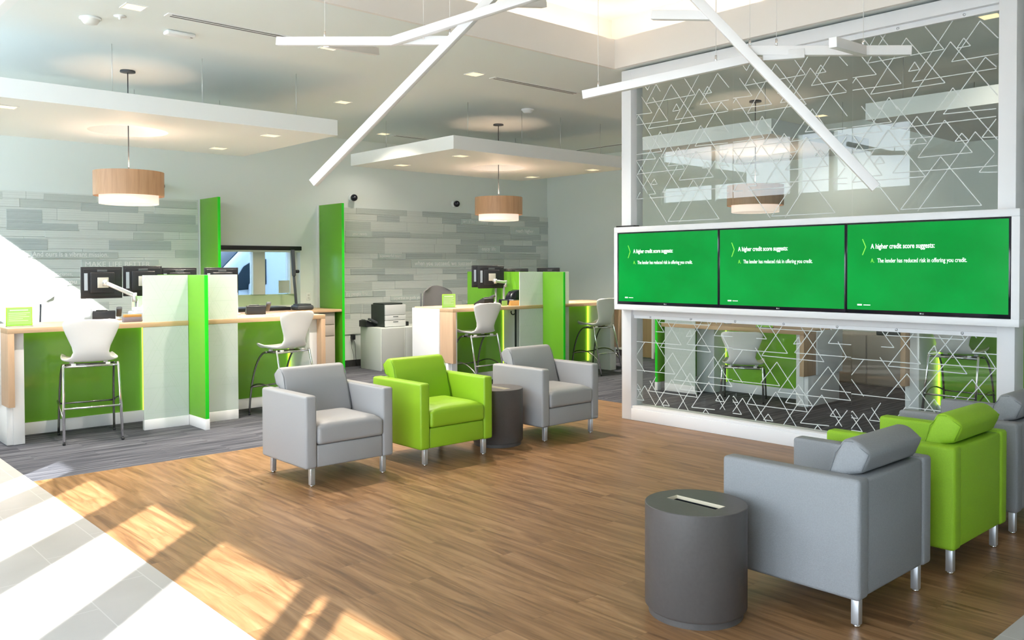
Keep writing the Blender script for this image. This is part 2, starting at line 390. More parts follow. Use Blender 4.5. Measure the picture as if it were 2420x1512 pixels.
# back wall with the drive-up window opening
WX0, WX1, WZ0, WZ1 = 5.25, 6.68, 1.04, 1.965
b = MB()
b.box(-0.2, WX0, YB, YB+0.35, 0, 4.6, WALLM); b.box(WX1, XR+0.2, YB, YB+0.35, 0, 4.6, WALLM)
b.box(WX0, WX1, YB, YB+0.35, 0, WZ0, WALLM); b.box(WX0, WX1, YB, YB+0.35, WZ1, 4.6, WALLM); struct('wall_back', b)
b = MB(); b.box(XR, XR+0.2, -3.2, YB+0.35, 0, 4.6, WALLM); struct('wall_right', b)
# left wall beside the desks, high windows in it
b = MB(); b.box(-0.15, 0, 6.0, YB, 0, 2.95, WALLM); b.box(-0.15, 0, 6.0, YB, 4.14, 4.6, WALLM)
for a, c in ((6.0, 6.12), (7.47, 7.56), (8.15, 8.32), (9.95, 10.04), (11.3, YB)): b.box(-0.15, 0, a, c, 2.95, 4.14, WALLM)
b.box(-1.65, -0.15, 6.0, 6.15, 0, 4.6, WALLM); b.box(-1.65, -1.5, 4.58, 6.0, 0, 4.6, WALLM); struct('wall_left', b)
b = MB(); b.box(-1.60, -1.5, -3.2, 2.7, 2.945, 4.6, WALLM); b.box(-1.60, -1.5, 2.7, 4.58, 2.845, 4.6, WALLM); struct('wall_left', b)
b = MB(); b.box(-1.60, XR, -3.15, -3.0, 0, 4.6, WALLM); struct('wall_front', b)
# ceilings
b = MB()
g = 0.0395
b.box(1.70, CX0-g, -3.0, YB, ZC, 3.84, CEILM); b.box(CX0-g, XR, CY1+g, YB, ZC, 3.84, CEILM)
b.box(CX0-g, XR, -3.0, CY0-g, ZC, 3.84, CEILM); b.box(CX1+g, XR, CY0-g, CY1+g, ZC, 3.84, CEILM); struct('ceiling', b)
b = MB(); b.box(1.62, 1.70, -3.0, YB, ZC, 4.42, WHITE); struct('trim_1', b)
b = MB(); b.box(-1.6, 1.70, -3.0, 6.15, 4.42, 4.5, WHITE); b.box(-0.15, 1.70, 6.15, YB, 4.42, 4.5, WHITE); struct('ceiling', b)
b = MB(); b.box(-0.15, XR+0.2, 6.15, YB+0.35, 4.6, 4.75, WHITE); b.box(-1.65, XR+0.2, -3.2, 6.15, 4.6, 4.75, WHITE); struct('ceiling', b)
# lit ceiling cove: fascia board, ledge, back of the cove, upper ceiling
def ring(b, o, t0, t1, z0, z1, m):
    """frame around the cove opening between offsets t0 and t1"""
    x0, x1, y0, y1 = CX0, CX1, CY0, CY1
    b.box(x0-t1, x1+t1, y1+t0, y1+t1, z0, z1, m); b.box(x0-t1, x1+t1, y0-t1, y0-t0, z0, z1, m)
    b.box(x0-t1, x0-t0, y0-t0, y1+t0, z0, z1, m); b.box(x1+t0, x1+t1, y0-t0, y1+t0, z0, z1, m)
b = MB(); ring(b, 0, 0.0, 0.04, 3.775, 4.085, CREAM); ring(b, 0, 0.04, 0.32, 3.93, 3.96, CREAM); struct('trim_2', b)
b = MB(); ring(b, 0, 0.32, 0.36, 3.84, 4.42, CREAM); struct('trim_3', b)
b = MB(); b.box(CX0-0.36, CX1+0.36, CY0-0.36, CY1+0.36, 4.42, 4.46, CREAM); struct('ceiling', b)
DKB = mat('charcoal_baseboard', (0.04, 0.04, 0.042), 0.6)
b = MB(); b.box(0, XR, YB-0.012, YB, 0, 0.11, DKB); struct('baseboard_back', b)
b = MB(); b.box(XR-0.012, XR, -3, 9.65, 0, 0.11, DKB); b.box(XR-0.012, XR, 10.35, YB-0.012, 0, 0.11, DKB); struct('baseboard_right', b)
# storefront glazing on the left: broad mullions
def window(n, mbframe, panes):
    e = bpy.data.objects.new('window_%d' % n, None); COL.objects.link(e); e['kind'] = 'structure'
    obj('window_frame', mbframe, e); 
    for p in panes: obj('pane', p, e)
fr = MB(); panes = []
piers = [(-3.1, -0.63), (-0.07, 0.0), (0.17, 0.26), (1.33, 1.66), (2.46, 2.83), (3.61, 3.97)]
for a, c in piers: fr.box(-1.60, -1.50, a, c, 0, 2.95, ALUF)
fr.box(-1.58, -1.52, -3.0, 4.58, 0, 0.06, ALUF)
edges = [c for a, c in piers]+[]
for i, (a, c) in enumerate(piers):
    nx = piers[i+1][0] if i+1 < len(piers) else 4.58
    if nx-c > 0.2: p = MB(); p.box(-1.555, -1.549, c, nx, 0.06, 2.90, WGLASS); panes.append(p)
window(1, fr, panes)
fr = MB(); panes = []
for z0, z1 in ((2.95, 2.99), (4.115, 4.14)): fr.box(-0.12, -0.05, 6.12, 11.3, z0, z1, ALUF)
for y in (6.12, 11.26): fr.box(-0.12, -0.05, y, y+0.04, 2.99, 4.115, ALUF)
p = MB(); p.box(-0.088, -0.082, 6.16, 11.26, 2.99, 4.115, WGLASS); panes.append(p)
window(2, fr, panes)
# drive-up window: white frame, mullion, sill, panes, posted sheet
fr = MB(); WFR = mat('window_frame_cream', (0.78, 0.80, 0.70), 0.4)
fr.box(WX0, WX1, YB+0.02, YB+0.34, WZ0, WZ0+0.02, WFR); fr.box(WX0, WX1, YB+0.16, YB+0.24, WZ0+0.02, 1.235, mat('window_sill_green_reflection', (0.55, 0.68, 0.42), 0.4))  # pale green painted in for what the sill reflects
fr.box(5.95, 6.15, YB+0.14, YB+0.26, 1.235, WZ1, WFR, 0.004); fr.box(WX1-0.11, WX1, YB+0.12, YB+0.28, 1.235, WZ1, WFR, 0.004)
fr.box(WX0, WX1, YB+0.14, YB+0.26, WZ1-0.05, WZ1, WFR); fr.box(WX0, WX0+0.06, YB+0.14, YB+0.26, 1.235, WZ1-0.05, WFR)
e = bpy.data.objects.new('window_3', None); COL.objects.link(e); e['kind'] = 'structure'
obj('window_frame', fr, e)
for a, c in ((WX0+0.06, 5.95), (6.15, WX1-0.11)):
    p = MB(); p.box(a, c, YB+0.197, YB+0.203, 1.235, WZ1-0.05, DIMGLASS); obj('pane', p, e)
# outdoors: ground and a parked van seen through the drive-up window
b = MB(); b.box(-60, 70, -60, 70, -0.35, -0.12, CONC); struct('ground', b)
door = bpy.data.objects.new('door_1', None); COL.objects.link(door); door['kind'] = 'structure'; door.location = (XR, 10.0, 0)
b = MB(); b.box(XR-0.035, XR, 9.70, 10.30, 0.01, 2.04, WALN, 0.004); obj('door_leaf', b, door, world=True)
b = MB(); b.box(XR-0.05, XR, 9.65, 9.695, 0, 2.09, WHITE); b.box(XR-0.05, XR, 10.305, 10.35, 0, 2.09, WHITE); b.box(XR-0.05, XR, 9.695, 10.305, 2.045, 2.09, WHITE); obj('door_frame', b, door, world=True)
b = MB(); b.tube([(XR-0.035, 9.78, 1.0), (XR-0.09, 9.78, 1.0), (XR-0.09, 9.90, 1.0)], 0.01, CHROME); obj('door_handle', b, door, world=True)

van = thing('van', 'white parked van with dark side glass seen outside through the drive-up window', 'van', (8.40, 15.25, -0.12))
prof = [(-3.0, 0.45), (-3.05, 0.95), (-2.85, 1.22), (-2.45, 1.45), (-1.75, 2.15), (-1.2, 2.44), (3.0, 2.62), (3.1, 2.5), (3.1, 0.45)]
b = MB(); b.prism([(x*1.0, z) for x, z in prof], 'Y', -1.0, 1.0, VANW, 0.09, 4); obj('body', b, van, sharp=35)
b = MB(); b.prism([(-1.98, 1.38), (-1.94, 1.62), (-1.82, 1.80), (-1.64, 1.90), (-1.40, 1.93), (-1.40, 1.48), (-1.7, 1.40)], 'Y', -1.03, -1.0, VANG, 0.008); obj('side_window', b, van, 'dark glass of the driver door')
b = MB(); b.prism([(-2.42, 1.50), (-1.80, 2.12), (-1.76, 2.08), (-2.36, 1.46)], 'Y', -0.85, 0.85, VANG, 0.008); obj('windscreen', b, van)
for x in (-2.1, 2.0):
    b = MB(); b.lathe([(0, -0.12), (0.33, -0.12), (0.36, -0.06), (0.36, 0.06), (0.33, 0.12), (0, 0.12)], BLACK, n=32, M=Matrix.Translation((x, -0.93, 0.36)) @ Matrix.Rotation(R(90), 4, 'X')); obj('wheel', b, van)
b = MB(); b.box(-1.75, -1.6, -1.2, -1.02, 1.25, 1.5, VANW, 0.03); obj('wing_mirror', b, van)
b = MB(); b.box(-0.66, -0.645, -1.006, -0.998, 0.6, 2.3, VANG); b.box(-0.6, 3.0, -1.006, -0.998, 1.98, 1.995, mat('van_seam', (0.45, 0.5, 0.56), 0.4)); obj('door_seam', b, van)

t = thing('roller_blind', 'black roller blind cassette above the drive-up window', 'blind', (6.0, YB-0.03, 1.93))
b = MB(); b.box(5.33, 6.68, YB-0.055, YB-0.005, 1.925, 1.99, BLACK, 0.008); obj('cassette', b, t, world=True)
b = MB(); b.box(5.36, 6.66, YB-0.035, YB-0.025, 1.895, 1.925, mat('blind_hem', (0.6, 0.68, 0.6), 0.6)); obj('hem_bar', b, t, world=True)
b = MB(); b.box(6.37, 6.56, YB+0.13, YB+0.135, 1.25, 1.45, mat('posted_sheet', (0.55, 0.62, 0.55), 0.6)); o = obj('posted_notice', b); tag(o, 'pale sheet of paper fixed in the lower right of the drive-up window', 'notice')

# ---------------------------------------------------------------- feature walls of ribbed panels
U= [(0.29, 3.61, 0.13, 3.39), (0.13, 3.39, 0.76, 3.39), (0.76, 3.39, 0.6, 3.62), (0.46, 3.54, 0.16, 3.12), (0.16, 3.12, 0.77, 3.12), (0.77, 3.12, 0.46, 3.54), (0.83, 3.61, 0.51, 3.17), (0.51, 3.17, 1.15, 3.17), (0.44, 2.95, 0.81, 3.44), (0.81, 3.44, 1.16, 2.96), (1.16, 3.4, 1.03, 3.56), (1.03, 3.56, 0.82, 3.28), (0.82, 3.28, 1.16, 3.28), (0.91, 3.45, 0.86, 3.38), (0.86, 3.38, 0.96, 3.38), (0.96, 3.38, 0.91, 3.45), (0.53, 3.33, 0.48, 3.26), (0.48, 3.26, 0.57, 3.26), (0.57, 3.26, 0.53, 3.33), (0.79, 2.91, 1.07, 3.27), (1.07, 3.27, 1.15, 3.18), (-0.06, 3.16, 0.03, 3.28), (0.03, 3.28, 0.24, 2.98), (0.22, 3.44, 0.42, 3.17), (0.42, 3.17, -0.06, 3.18), (0.07, 3.47, 0.21, 3.28), (0.21, 3.28, -0.06, 3.29), (0.25, 2.98, 0.32, 3.07), (0.32, 3.07, 0.39, 2.96), (0.71, 2.91, 0.83, 3.07), (0.83, 3.07, 0.97, 2.87), (0.1, 3.6, 0.15, 3.53), (0.15, 3.53, 0.2, 3.61), (0.24, 3.61, 0.32, 3.49), (-0.06, 2.86, 0.34, 2.86), (0.34, 2.86, 0.23, 3.01), (0.08, 3.03, 0.26, 2.79), (0.26, 2.79, -0.06, 2.8), (0.27, 2.99, 0.01, 2.64), (-0.05, 2.7, 0.15, 2.43), (0.08, 2.49, 0.31, 2.8), (0.31, 2.8, 0.62, 2.38), (0.46, 2.98, 0.33, 2.8), (0.33, 2.8, 1.15, 2.8), (0.55, 2.88, 0.42, 2.7), (0.42, 2.7, 0.68, 2.7), (0.68, 2.7, 0.55, 2.88), (0.38, 2.99, 0.63, 2.66), (0.01, 2.65, 0.63, 2.65), (0.73, 2.94, 0.63, 2.81), (0.81, 2.93, 0.76, 2.87), (0.76, 2.87, 1.15, 2.86), (0.94, 2.91, 1.16, 2.62), (0.77, 2.82, 0.56, 2.54), (0.56, 2.54, 0.98, 2.54), (0.98, 2.54, 0.77, 2.82), (0.9, 2.7, 0.85, 2.64), (0.85, 2.64, 0.95, 2.64), (0.95, 2.64, 0.9, 2.7), (0.56, 2.1, 1.0, 2.7), (1.0, 2.7, 1.14, 2.52), (0.74, 2.53, 0.42, 2.12), (0.42, 2.12, 1.05, 2.12), (1.05, 2.12, 0.74, 2.53), (0.55, 2.7, 0.35, 2.43), (0.35, 2.43, 1.16, 2.42), (0.24, 2.58, 0.19, 2.52), (0.19, 2.52, 0.28, 2.52), (0.28, 2.52, 0.24, 2.58), (1.15, 2.78, 1.05, 2.65), (1.05, 2.65, 1.16, 2.64), (1.14, 2.51, 1.03, 2.38), (1.03, 2.38, 1.16, 2.37), (-0.0, 2.79, 0.26, 2.42), (0.26, 2.42, 0.18, 2.42), (0.05, 2.45, 0.0, 2.38), (0.0, 2.38, 0.11, 2.38), (0.18, 2.38, 0.62, 2.38), (0.17, 2.42, 0.41, 2.1)]
L= [(0.23, 1.14, 0.37, 0.96), (0.37, 0.96, 0.26, 0.96), (0.25, 1.12, 0.52, 1.12), (0.52, 1.12, 0.49, 1.14), (0.36, 1.14, 0.3, 1.06), (0.3, 1.06, 0.93, 1.06), (0.93, 1.06, 0.88, 1.14), (0.88, 1.14, 0.66, 0.85), (0.36, 1.14, 0.59, 0.84), (0.59, 0.84, -0.08, 0.84), (0.57, 1.14, 0.32, 0.8), (0.32, 0.8, 0.95, 0.79), (0.95, 0.79, 0.69, 1.14), (0.7, 1.0, 0.65, 0.93), (0.65, 0.93, 0.72, 0.94), (0.72, 0.94, 0.7, 1.0), (0.67, 0.85, 1.21, 0.85), (0.25, 0.87, 0.51, 0.53), (0.51, 0.53, -0.08, 0.53), (0.31, 0.54, 0.48, 0.75), (0.48, 0.75, 0.73, 0.42), (0.7, 0.56, 0.57, 0.38), (0.57, 0.38, 0.84, 0.38), (0.84, 0.38, 0.7, 0.56), (0.98, 1.12, 0.5, 0.48), (0.98, 1.12, 1.02, 1.08), (1.12, 1.14, 0.99, 0.96), (0.99, 0.96, 1.21, 0.96), (1.16, 0.85, 0.92, 0.54), (0.92, 0.54, 1.22, 0.54), (0.78, 0.48, 0.99, 0.75), (0.99, 0.75, 1.2, 0.47), (0.11, 0.84, -0.08, 0.59), (-0.01, 0.67, 0.11, 0.52), (0.18, 0.43, 0.37, 0.17), (0.26, 0.48, 0.16, 0.32), (0.16, 0.32, 0.79, 0.32), (0.25, 0.17, 0.47, 0.47), (0.47, 0.47, 0.68, 0.17), (0.49, 0.47, 1.2, 0.47), (-0.01, 0.21, 0.11, 0.37), (0.11, 0.37, 0.26, 0.17), (0.01, 0.38, -0.04, 0.32), (-0.04, 0.32, 0.06, 0.32), (0.06, 0.32, 0.01, 0.38), (0.39, 0.25, 0.34, 0.19), (0.34, 0.19, 0.44, 0.19), (0.44, 0.19, 0.39, 0.25), (0.55, 0.17, 0.73, 0.43), (0.73, 0.43, 0.79, 0.32), (1.0, 0.22, 0.72, 0.21), (0.72, 0.21, 0.93, 0.49), (0.93, 0.49, 1.12, 0.23), (1.06, 0.38, 1.01, 0.31), (1.01, 0.31, 1.11, 0.31), (1.11, 0.31, 1.06, 0.38), (1.17, 0.38, 1.06, 0.23), (0.86, 0.17, 0.89, 0.21), (0.89, 0.21, 0.93, 0.17), (-0.08, 0.21, 0.1, 0.21), (0.1, 0.21, -0.08, 0.45), (1.08, 0.98, 1.16, 0.85)]
RR= [(9.07, 2.553, 10.19, 2.646, 2), (8.12, 2.436, 8.58, 2.54, 2), (7.49, 2.269, 7.99, 2.424, 1), (8.01, 2.165, 8.8, 2.264, 2), (8.81, 2.174, 9.51, 2.255, 1), (9.51, 2.441, 9.93, 2.55, 2), (9.84, 2.288, 11.17, 2.439, 2), (11.18, 2.19, 12.0, 2.285, 2), (11.37, 2.557, 11.96, 2.65, 2), (11.56, 2.451, 12.2, 2.561, 2), (11.97, 2.311, 12.19, 2.457, 2), (7.49, 1.893, 8.27, 2.152, 1), (9.94, 2.076, 11.0, 2.171, 2), (9.83, 1.912, 10.35, 2.066, 2), (10.91, 1.938, 11.86, 2.064, 2), (11.76, 2.076, 12.19, 2.173, 2), (8.71, 1.8, 9.51, 1.898, 2), (8.02, 1.643, 8.81, 1.786, 1), (10.58, 1.807, 11.01, 1.905, 2), (11.02, 1.809, 11.98, 1.909, 1), (10.32, 1.657, 11.01, 1.798, 1), (11.88, 1.653, 12.19, 1.798, 1), (7.59, 1.533, 8.27, 1.629, 2), (9.52, 1.537, 10.62, 1.626, 2), (8.12, 1.424, 8.87, 1.524, 2), (9.84, 1.432, 10.31, 1.527, 2), (9.51, 1.283, 10.19, 1.423, 2), (7.48, 1.268, 8.01, 1.407, 1), (8.02, 1.152, 8.28, 1.257, 2), (7.58, 0.889, 7.8, 1.04, 2), (7.83, 0.879, 8.01, 1.032, 2), (7.48, 0.8, 7.58, 0.874, 2), (9.86, 1.032, 10.31, 1.161, 1), (9.93, 2.45, 10.73, 2.547, 3), (11.2, 2.285, 11.96, 2.429, 3), (10.36, 1.919, 10.9, 2.061, 3), (8.13, 1.793, 8.7, 1.893, 3), (8.82, 1.648, 10.31, 1.781, 3), (7.49, 2.161, 8.01, 2.265, 3), (8.38, 1.075, 9.13, 1.16, 3), (7.48, 1.159, 8.01, 1.259, 3), (9.96, 0.965, 10.31, 1.042, 3)]
LL= [(2.42, 2.532, 2.52, 2.626, 1), (2.56, 2.244, 2.97, 2.414, 2), (2.56, 2.152, 3.4, 2.244, 2), (2.41, 1.891, 3.03, 2.04, 2), (3.44, 2.42, 4.18, 2.527, 2), (4.26, 2.284, 4.99, 2.418, 2), (3.79, 1.906, 4.63, 2.038, 2), (4.11, 2.047, 4.53, 2.152, 1), (2.99, 2.535, 3.64, 2.632, 1), (3.79, 2.266, 4.25, 2.422, 0), (4.4, 2.51, 5.01, 2.62, 1), (4.4, 2.423, 5.01, 2.51, 0), (3.0, 2.052, 4.11, 2.15, 0), (2.84, 1.785, 3.9, 1.876, 4), (3.44, 1.657, 4.45, 1.772, 4), (3.1, 1.541, 3.42, 1.61, 3), (3.2, 1.432, 3.42, 1.506, 3), (3.44, 1.061, 3.78, 1.196, 1)]
ROWS = [2.648, 2.55, 2.44, 2.287, 2.172, 2.065, 1.91, 1.80, 1.65, 1.53, 1.42, 1.28, 1.157, 1.04, 0.885, 0.78, 0.65, 0.54]
def feature_wall(x0, x1, rects, label, texts, seed):
    rnd = random.Random(seed); t = thing('feature_wall_panelling', label, 'wall panel', ((x0+x1)/2, YB-0.02, 0.54))
    b = MB()
    for z1, z0 in zip(ROWS, ROWS[1:]):
        x = x0
        while x < x1-0.01:
            l = rnd.uniform(0.45, 1.4); nx = min(x+l, x1)
            if x1-nx < 0.25: nx = x1
            d = rnd.uniform(0.020, 0.026); m = ST1 if rnd.random() < (0.10) else ST0
            b.box(x+0.001, nx-0.001, YB-d, YB, z0+0.001, z1-0.001, m, 0.0015, 1, smooth=False); x = nx
    for a, z0, c, z1, k in rects:
        if c < x0+0.02: continue
        d = {0: 0.030, 1: 0.028, 2: 0.029, 3: 0.036, 4: 0.036}[k]
        b.box(max(a, x0)+0.001, min(c, x1)-0.001, YB-d, YB-0.001, z0+0.001, z1-0.001, (ST0, ST1, ST2, ST3, ST1)[k], 0.002, 1, smooth=False)
    obj('panels', b, t, world=True)
    for body, x, z, size, sx_, bold in texts:
        q = MB(); text_mb(q, body, size, STT, facing_minus_y(x, YB-0.0365, z), 0.004, sx_, bold=bold); obj('lettering', q, t, 'raised white lettering on a wall panel', world=True)
RL = [r if r[3] < 3 else r for r in RR]
feature_wall(7.03, XR, RR, 'grey ribbed feature wall with raised phrases, right of the tall green fin', [
    ('part of this community', 9.97, 2.475, 0.085, 0.80, 0), ('reach higher.', 11.30, 2.325, 0.10, 0.95, 0.001), ('enjoy life', 10.43, 1.965, 0.105, 0.93, 0.001),
    ('a powerful team', 8.16, 1.825, 0.08, 0.84, 0), ('when you succeed, we succeed', 8.88, 1.685, 0.115, 0.90, 0.001), ('your needs', 7.62, 2.19, 0.075, 0.85, 0),
    ('expertise to guide you', 8.43, 1.095, 0.082, 0.80, 0), ('ing people first', 7.49, 1.185, 0.088, 0.80, 0), ('build', 10.05, 0.985, 0.07, 0.9, 0)], 3)
feature_wall(0.4, 5.03, LL, 'pale ribbed feature wall reading MAKE LIFE BETTER behind the left desk', [
    ('s. And ours is a vibrant mission.', 2.78, 1.81, 0.088, 0.88, 0.001), ('MAKE LIFE BETTER', 3.475, 1.675, 0.098, 1.06, 0),
    ('ssociates,', 3.08, 1.555, 0.072, 0.9, 0), ('you', 3.25, 1.45, 0.085, 1.0, 0.002)], 5)

# tall green fins either side of the drive-up window
def fin(x, y0, label):
    t = thing('green_wall_fin', label, 'partition', (x, (y0+YB)/2, 0), group=None)
    b = MB(); b.box(x-0.02, x+0.02, y0+0.006, YB-0.04, 0, 2.655, GREENF, 0.002); obj('panel', b, t, world=True)
    b = MB(); b.box(x-0.02, x+0.02, y0, y0+0.006, 0, 2.655, GEDGE, 0.001); obj('front_edge', b, t, 'green edge with an added faint glow', world=True)
    b = MB(); b.box(x-0.035, x-0.021, YB-0.05, YB-0.001, 0.0, 2.655, WHITE); obj('wall_channel', b, t, world=True)
fin(5.07, 11.74, 'tall green fin standing against the wall left of the drive-up window')
fin(7.02, 11.66, 'tall green fin standing against the wall right of the drive-up window')

# ---------------------------------------------------------------- suspended ceiling clouds
def cloud(x0, x1, y0, y1, hx, hy, label, wires, lamps, pend):
    t = thing('suspended_ceiling_panel', label, 'ceiling panel', ((x0+x1)/2, (y0+y1)/2, 3.13), group=None)
    b = MB()
    if pend:       # slab with a round hole for the pendant
        bm = bmesh.new(); n = 64; r = 0.40
        per = []
        for k in range(n):
            a = 2*math.pi*(k+0.5)/n; dx, dy = math.cos(a), math.sin(a)
            tt = min(((x1-hx) if dx > 0 else (x0-hx))/dx if abs(dx) > 1e-9 else 1e9, ((y1-hy) if dy > 0 else (y0-hy))/dy if abs(dy) > 1e-9 else 1e9)
            per.append([hx+dx*tt, hy+dy*tt])
        for cx, cy in ((x0, y0), (x0, y1), (x1, y0), (x1, y1)):
            k = min(range(n), key=lambda i: (per[i][0]-cx)**2+(per[i][1]-cy)**2); per[k] = [cx, cy]
        L = []
        for z in (3.13, 3.30):
            L.append(([bm.verts.new((hx+r*math.cos(2*math.pi*(k+0.5)/n), hy+r*math.sin(2*math.pi*(k+0.5)/n), z)) for k in range(n)], [bm.verts.new((p[0], p[1], z)) for p in per]))
        for k in range(n):
            j = (k+1) % n
            for i in (0, 1): bm.faces.new((L[i][0][k], L[i][0][j], L[i][1][j], L[i][1][k]))
            bm.faces.new((L[0][0][k], L[0][0][j], L[1][0][j], L[1][0][k])); bm.faces.new((L[0][1][k], L[0][1][j], L[1][1][j], L[1][1][k]))
        bmesh.ops.recalc_face_normals(bm, faces=bm.faces[:]); b.merge(bm, WHITE)
    else: b.box(x0, x1, y0, y1, 3.13, 3.30, WHITE)
    obj('slab', b, t, world=True)
    for x, y in wires:
        q = MB(); q.tube([(x, y, 3.30), (x, y, ZC)], 0.0035, mat('steel_wire', (0.6, 0.62, 0.6), 0.4, 0.5), 6); obj('wire', q, t, world=True)
LAMPN = 0
def downlight(x, y, z, label, power=5.5, proto=[None]):
    t = thing('recessed_downlight', label, 'ceiling light', (x, y, z))
    q = MB(); s = 0.075
    for a in ((-s-.012, s+.012, -s-.012, -s), (-s-.012, s+.012, s, s+.012), (-s-.012, -s, -s, s), (s, s+.012, -s, s)): q.box(a[0], a[1], a[2], a[3], -0.006, 0.0, WHITE)
    obj('trim_ring', q, t)
    q = MB(); q.box(-s, s, -s, s, -0.0035, -0.001, WARME); obj('lens', q, t)
    area('downlight_lamp', (x, y, z-0.012), (0, 0, 0), 0.06, 0.06, power if x not in (7.98, 7.69, 11.43) else 5, SOFT, 120)
cloud(1.25, 5.02, 8.44, 10.85, 3.17, 9.66, 'white suspended ceiling panel with round hole above the left desk', [(1.74, 8.6), (2.68, 8.6), (3.55, 8.6), (4.6, 8.6), (1.95, 10.6), (3.55, 10.6), (4.6, 10.6)], None, True)
cloud(6.67, 10.06, 8.44, 10.85, 8.47, 9.64, 'white suspended ceiling panel with round hole above the middle desk', [(7.05, 8.62), (8.0, 8.62), (8.75, 8.62), (9.6, 8.62), (7.05, 10.5), (9.6, 10.5)], None, True)
cloud(8.60, 10.95, 5.17, 7.05, 9.77, 6.105, 'white suspended ceiling panel behind the upper glass, left one', [(8.85, 5.4), (8.85, 6.8), (10.7, 5.4), (10.7, 6.8)], None, True)
cloud(8.55, 10.95, 0.7, 4.07, 9.77, 2.4, 'white suspended ceiling panel behind the upper glass, right one', [(8.8, 1.0), (8.8, 3.8), (10.7, 1.0), (10.7, 3.8)], None, True)
for x, y, lab in ((1.86, 8.92, 'at the left picture edge'), (4.46, 8.92, 'in the front right corner of the left ceiling panel'), (4.45, 10.29, 'in the back right corner of the left ceiling panel'),
                  (7.17, 8.91, 'in the front corner of the middle ceiling panel'), (7.17, 10.27, 'in the left corner of the middle ceiling panel'), (9.73, 10.24, 'in the back corner of the middle ceiling panel'), (9.72, 8.88, 'in the right corner of the middle ceiling panel')):
    downlight(x, y, 3.13, 'small square downlight '+lab, 24)
for x, y, lab in ((2.44, 7.27, 'near the top left of the picture'), (4.30, 7.35, 'just under the left white stick light'), (5.83, 9.66, 'between the two suspended ceiling panels'), (6.08, 7.31, 'left of the right ceiling slot'),
                  (7.69, 11.52, 'above the left corner of the middle ceiling panel'), (7.98, 2.71, 'behind the upper glass near the right post'), (11.43, 6.09, 'deep behind the upper glass')):
    downlight(x, y, ZC, 'square downlight in the ceiling '+lab, 30)
# linear slot diffusers
def slot(x0, x1, y, label, horiz=True):
    t = thing('slot_diffuser', label, 'air vent', ((x0+x1)/2, y, ZC))
    q = MB(); q.box(x0-0.04, x1+0.04, y-0.055, y+0.055, ZC-0.006, ZC, WHITE); obj('frame', q, t, world=True)
    for d in (-0.025, 0.025): q = MB(); q.box(x0, x1, y+d-0.011, y+d+0.011, ZC-0.0065, ZC-0.004, BLACK); obj('slot', q, t, 'black slot', world=True)
slot(2.75, 4.05, 7.295, 'long narrow ceiling vent slot near the top left')
slot(6.37, 7.67, 7.305, 'long narrow ceiling vent slot left of the glass screen post')
slot(7.93, 9.23, 11.55, 'short dark ceiling vent slot above the middle ceiling panel')
t = thing('slot_diffuser', 'thin dark ceiling vent slot beside the left post of the glass screen', 'air vent', (11.44, 10.2, ZC))
q = MB(); q.box(11.38, 11.50, 9.6, 10.9, ZC-0.006, ZC, WHITE); obj('frame', q, t, world=True)
q = MB(); q.box(11.415, 11.465, 9.65, 10.85, ZC-0.0065, ZC-0.004, BLACK); obj('slot', q, t, world=True)
def smoke(x, y, label):
    t = thing('smoke_detector', label, 'smoke detector', (x, y, ZC))
    q = MB(); q.lathe([(0, 0), (0.085, 0), (0.088, -0.012), (0.075, -0.018)], WHITE, n=32); q.lathe([(0.075, -0.018), (0.07, -0.028), (0.055, -0.05), (0.03, -0.058), (0, -0.058)], mat('detector_white', (0.78, 0.79, 0.76), 0.4), n=32); obj('housing', q, t)
smoke(2.27, 7.83, 'round white smoke detector near the top left corner'); smoke(7.96, 8.46, 'round white smoke detector above the middle ceiling panel')
q = MB(); q.box(-0.13, 0.13, -0.06, 0.06, -0.035, 0.0, WHITE, 0.02); q.box(0.09, 0.11, -0.03, -0.02, -0.037, -0.03, DGREY); o = obj('emergency_light', q); o.location = (3.01, 7.79, ZC); tag(o, 'small white box on the ceiling right of the smoke detector', 'emergency light')
q = MB(); q.lathe([(0, 0), (0.05, 0), (0.05, -0.006), (0.015, -0.01), (0.012, -0.03), (0, -0.032)], WHITE, n=24); o = obj('sprinkler_head', q); o.location = (2.44, 7.61, ZC); tag(o, 'tiny white sprinkler head on the ceiling beside the smoke detector', 'sprinkler')

# ---------------------------------------------------------------- drum pendants
def pendant(loc, label):
    t = thing('pendant_lamp', label, 'pendant lamp', loc, group=None)
    q = MB(); q.lathe([(0, ZC), (0.075, ZC), (0.078, ZC-0.018), (0, ZC-0.022)], DGREY, n=32); obj('ceiling_rose', q, t)
    q = MB(); q.tube([(0, 0, ZC-0.02), (0, 0, 2.66)], 0.006, DGREY, 8); obj('cord', q, t)
    q = MB(); q.lathe([(0.355, 2.43), (0.355, 2.69), (0.347, 2.69), (0.347, 2.43)], OAKS, n=72, close=True); obj('lamp_shade', q, t, 'oak veneer outer drum', sharp=40)
    q = MB(); q.lathe([(0.298, 2.345), (0.298, 2.60), (0.294, 2.60), (0.294, 2.345)], DRUM, n=64, close=True); q.lathe([(0, 2.350), (0.295, 2.350)], DRUM, n=64); obj('inner_diffuser', q, t, 'white fabric inner drum', sharp=40)
    q = MB(); q.box(-0.35, 0.35, -0.008, 0.008, 2.60, 2.612, DGREY); q.box(-0.008, 0.008, -0.35, 0.35, 2.60, 2.612, DGREY); obj('spider', q, t)
    l = bpy.data.lights.new('pendant_bulb', 'POINT'); l.energy = 5.5; l.color = (1.0, 0.72, 0.52); l.shadow_soft_size = 0.06
    o = bpy.data.objects.new('pendant_bulb', l); COL.objects.link(o); o.location = (loc[0], loc[1], 2.74)
pendant((3.17, 9.66, 0), 'oak and white drum pendant lamp above the left desk')
pendant((8.47, 9.64, 0), 'oak and white drum pendant lamp above the middle desk')
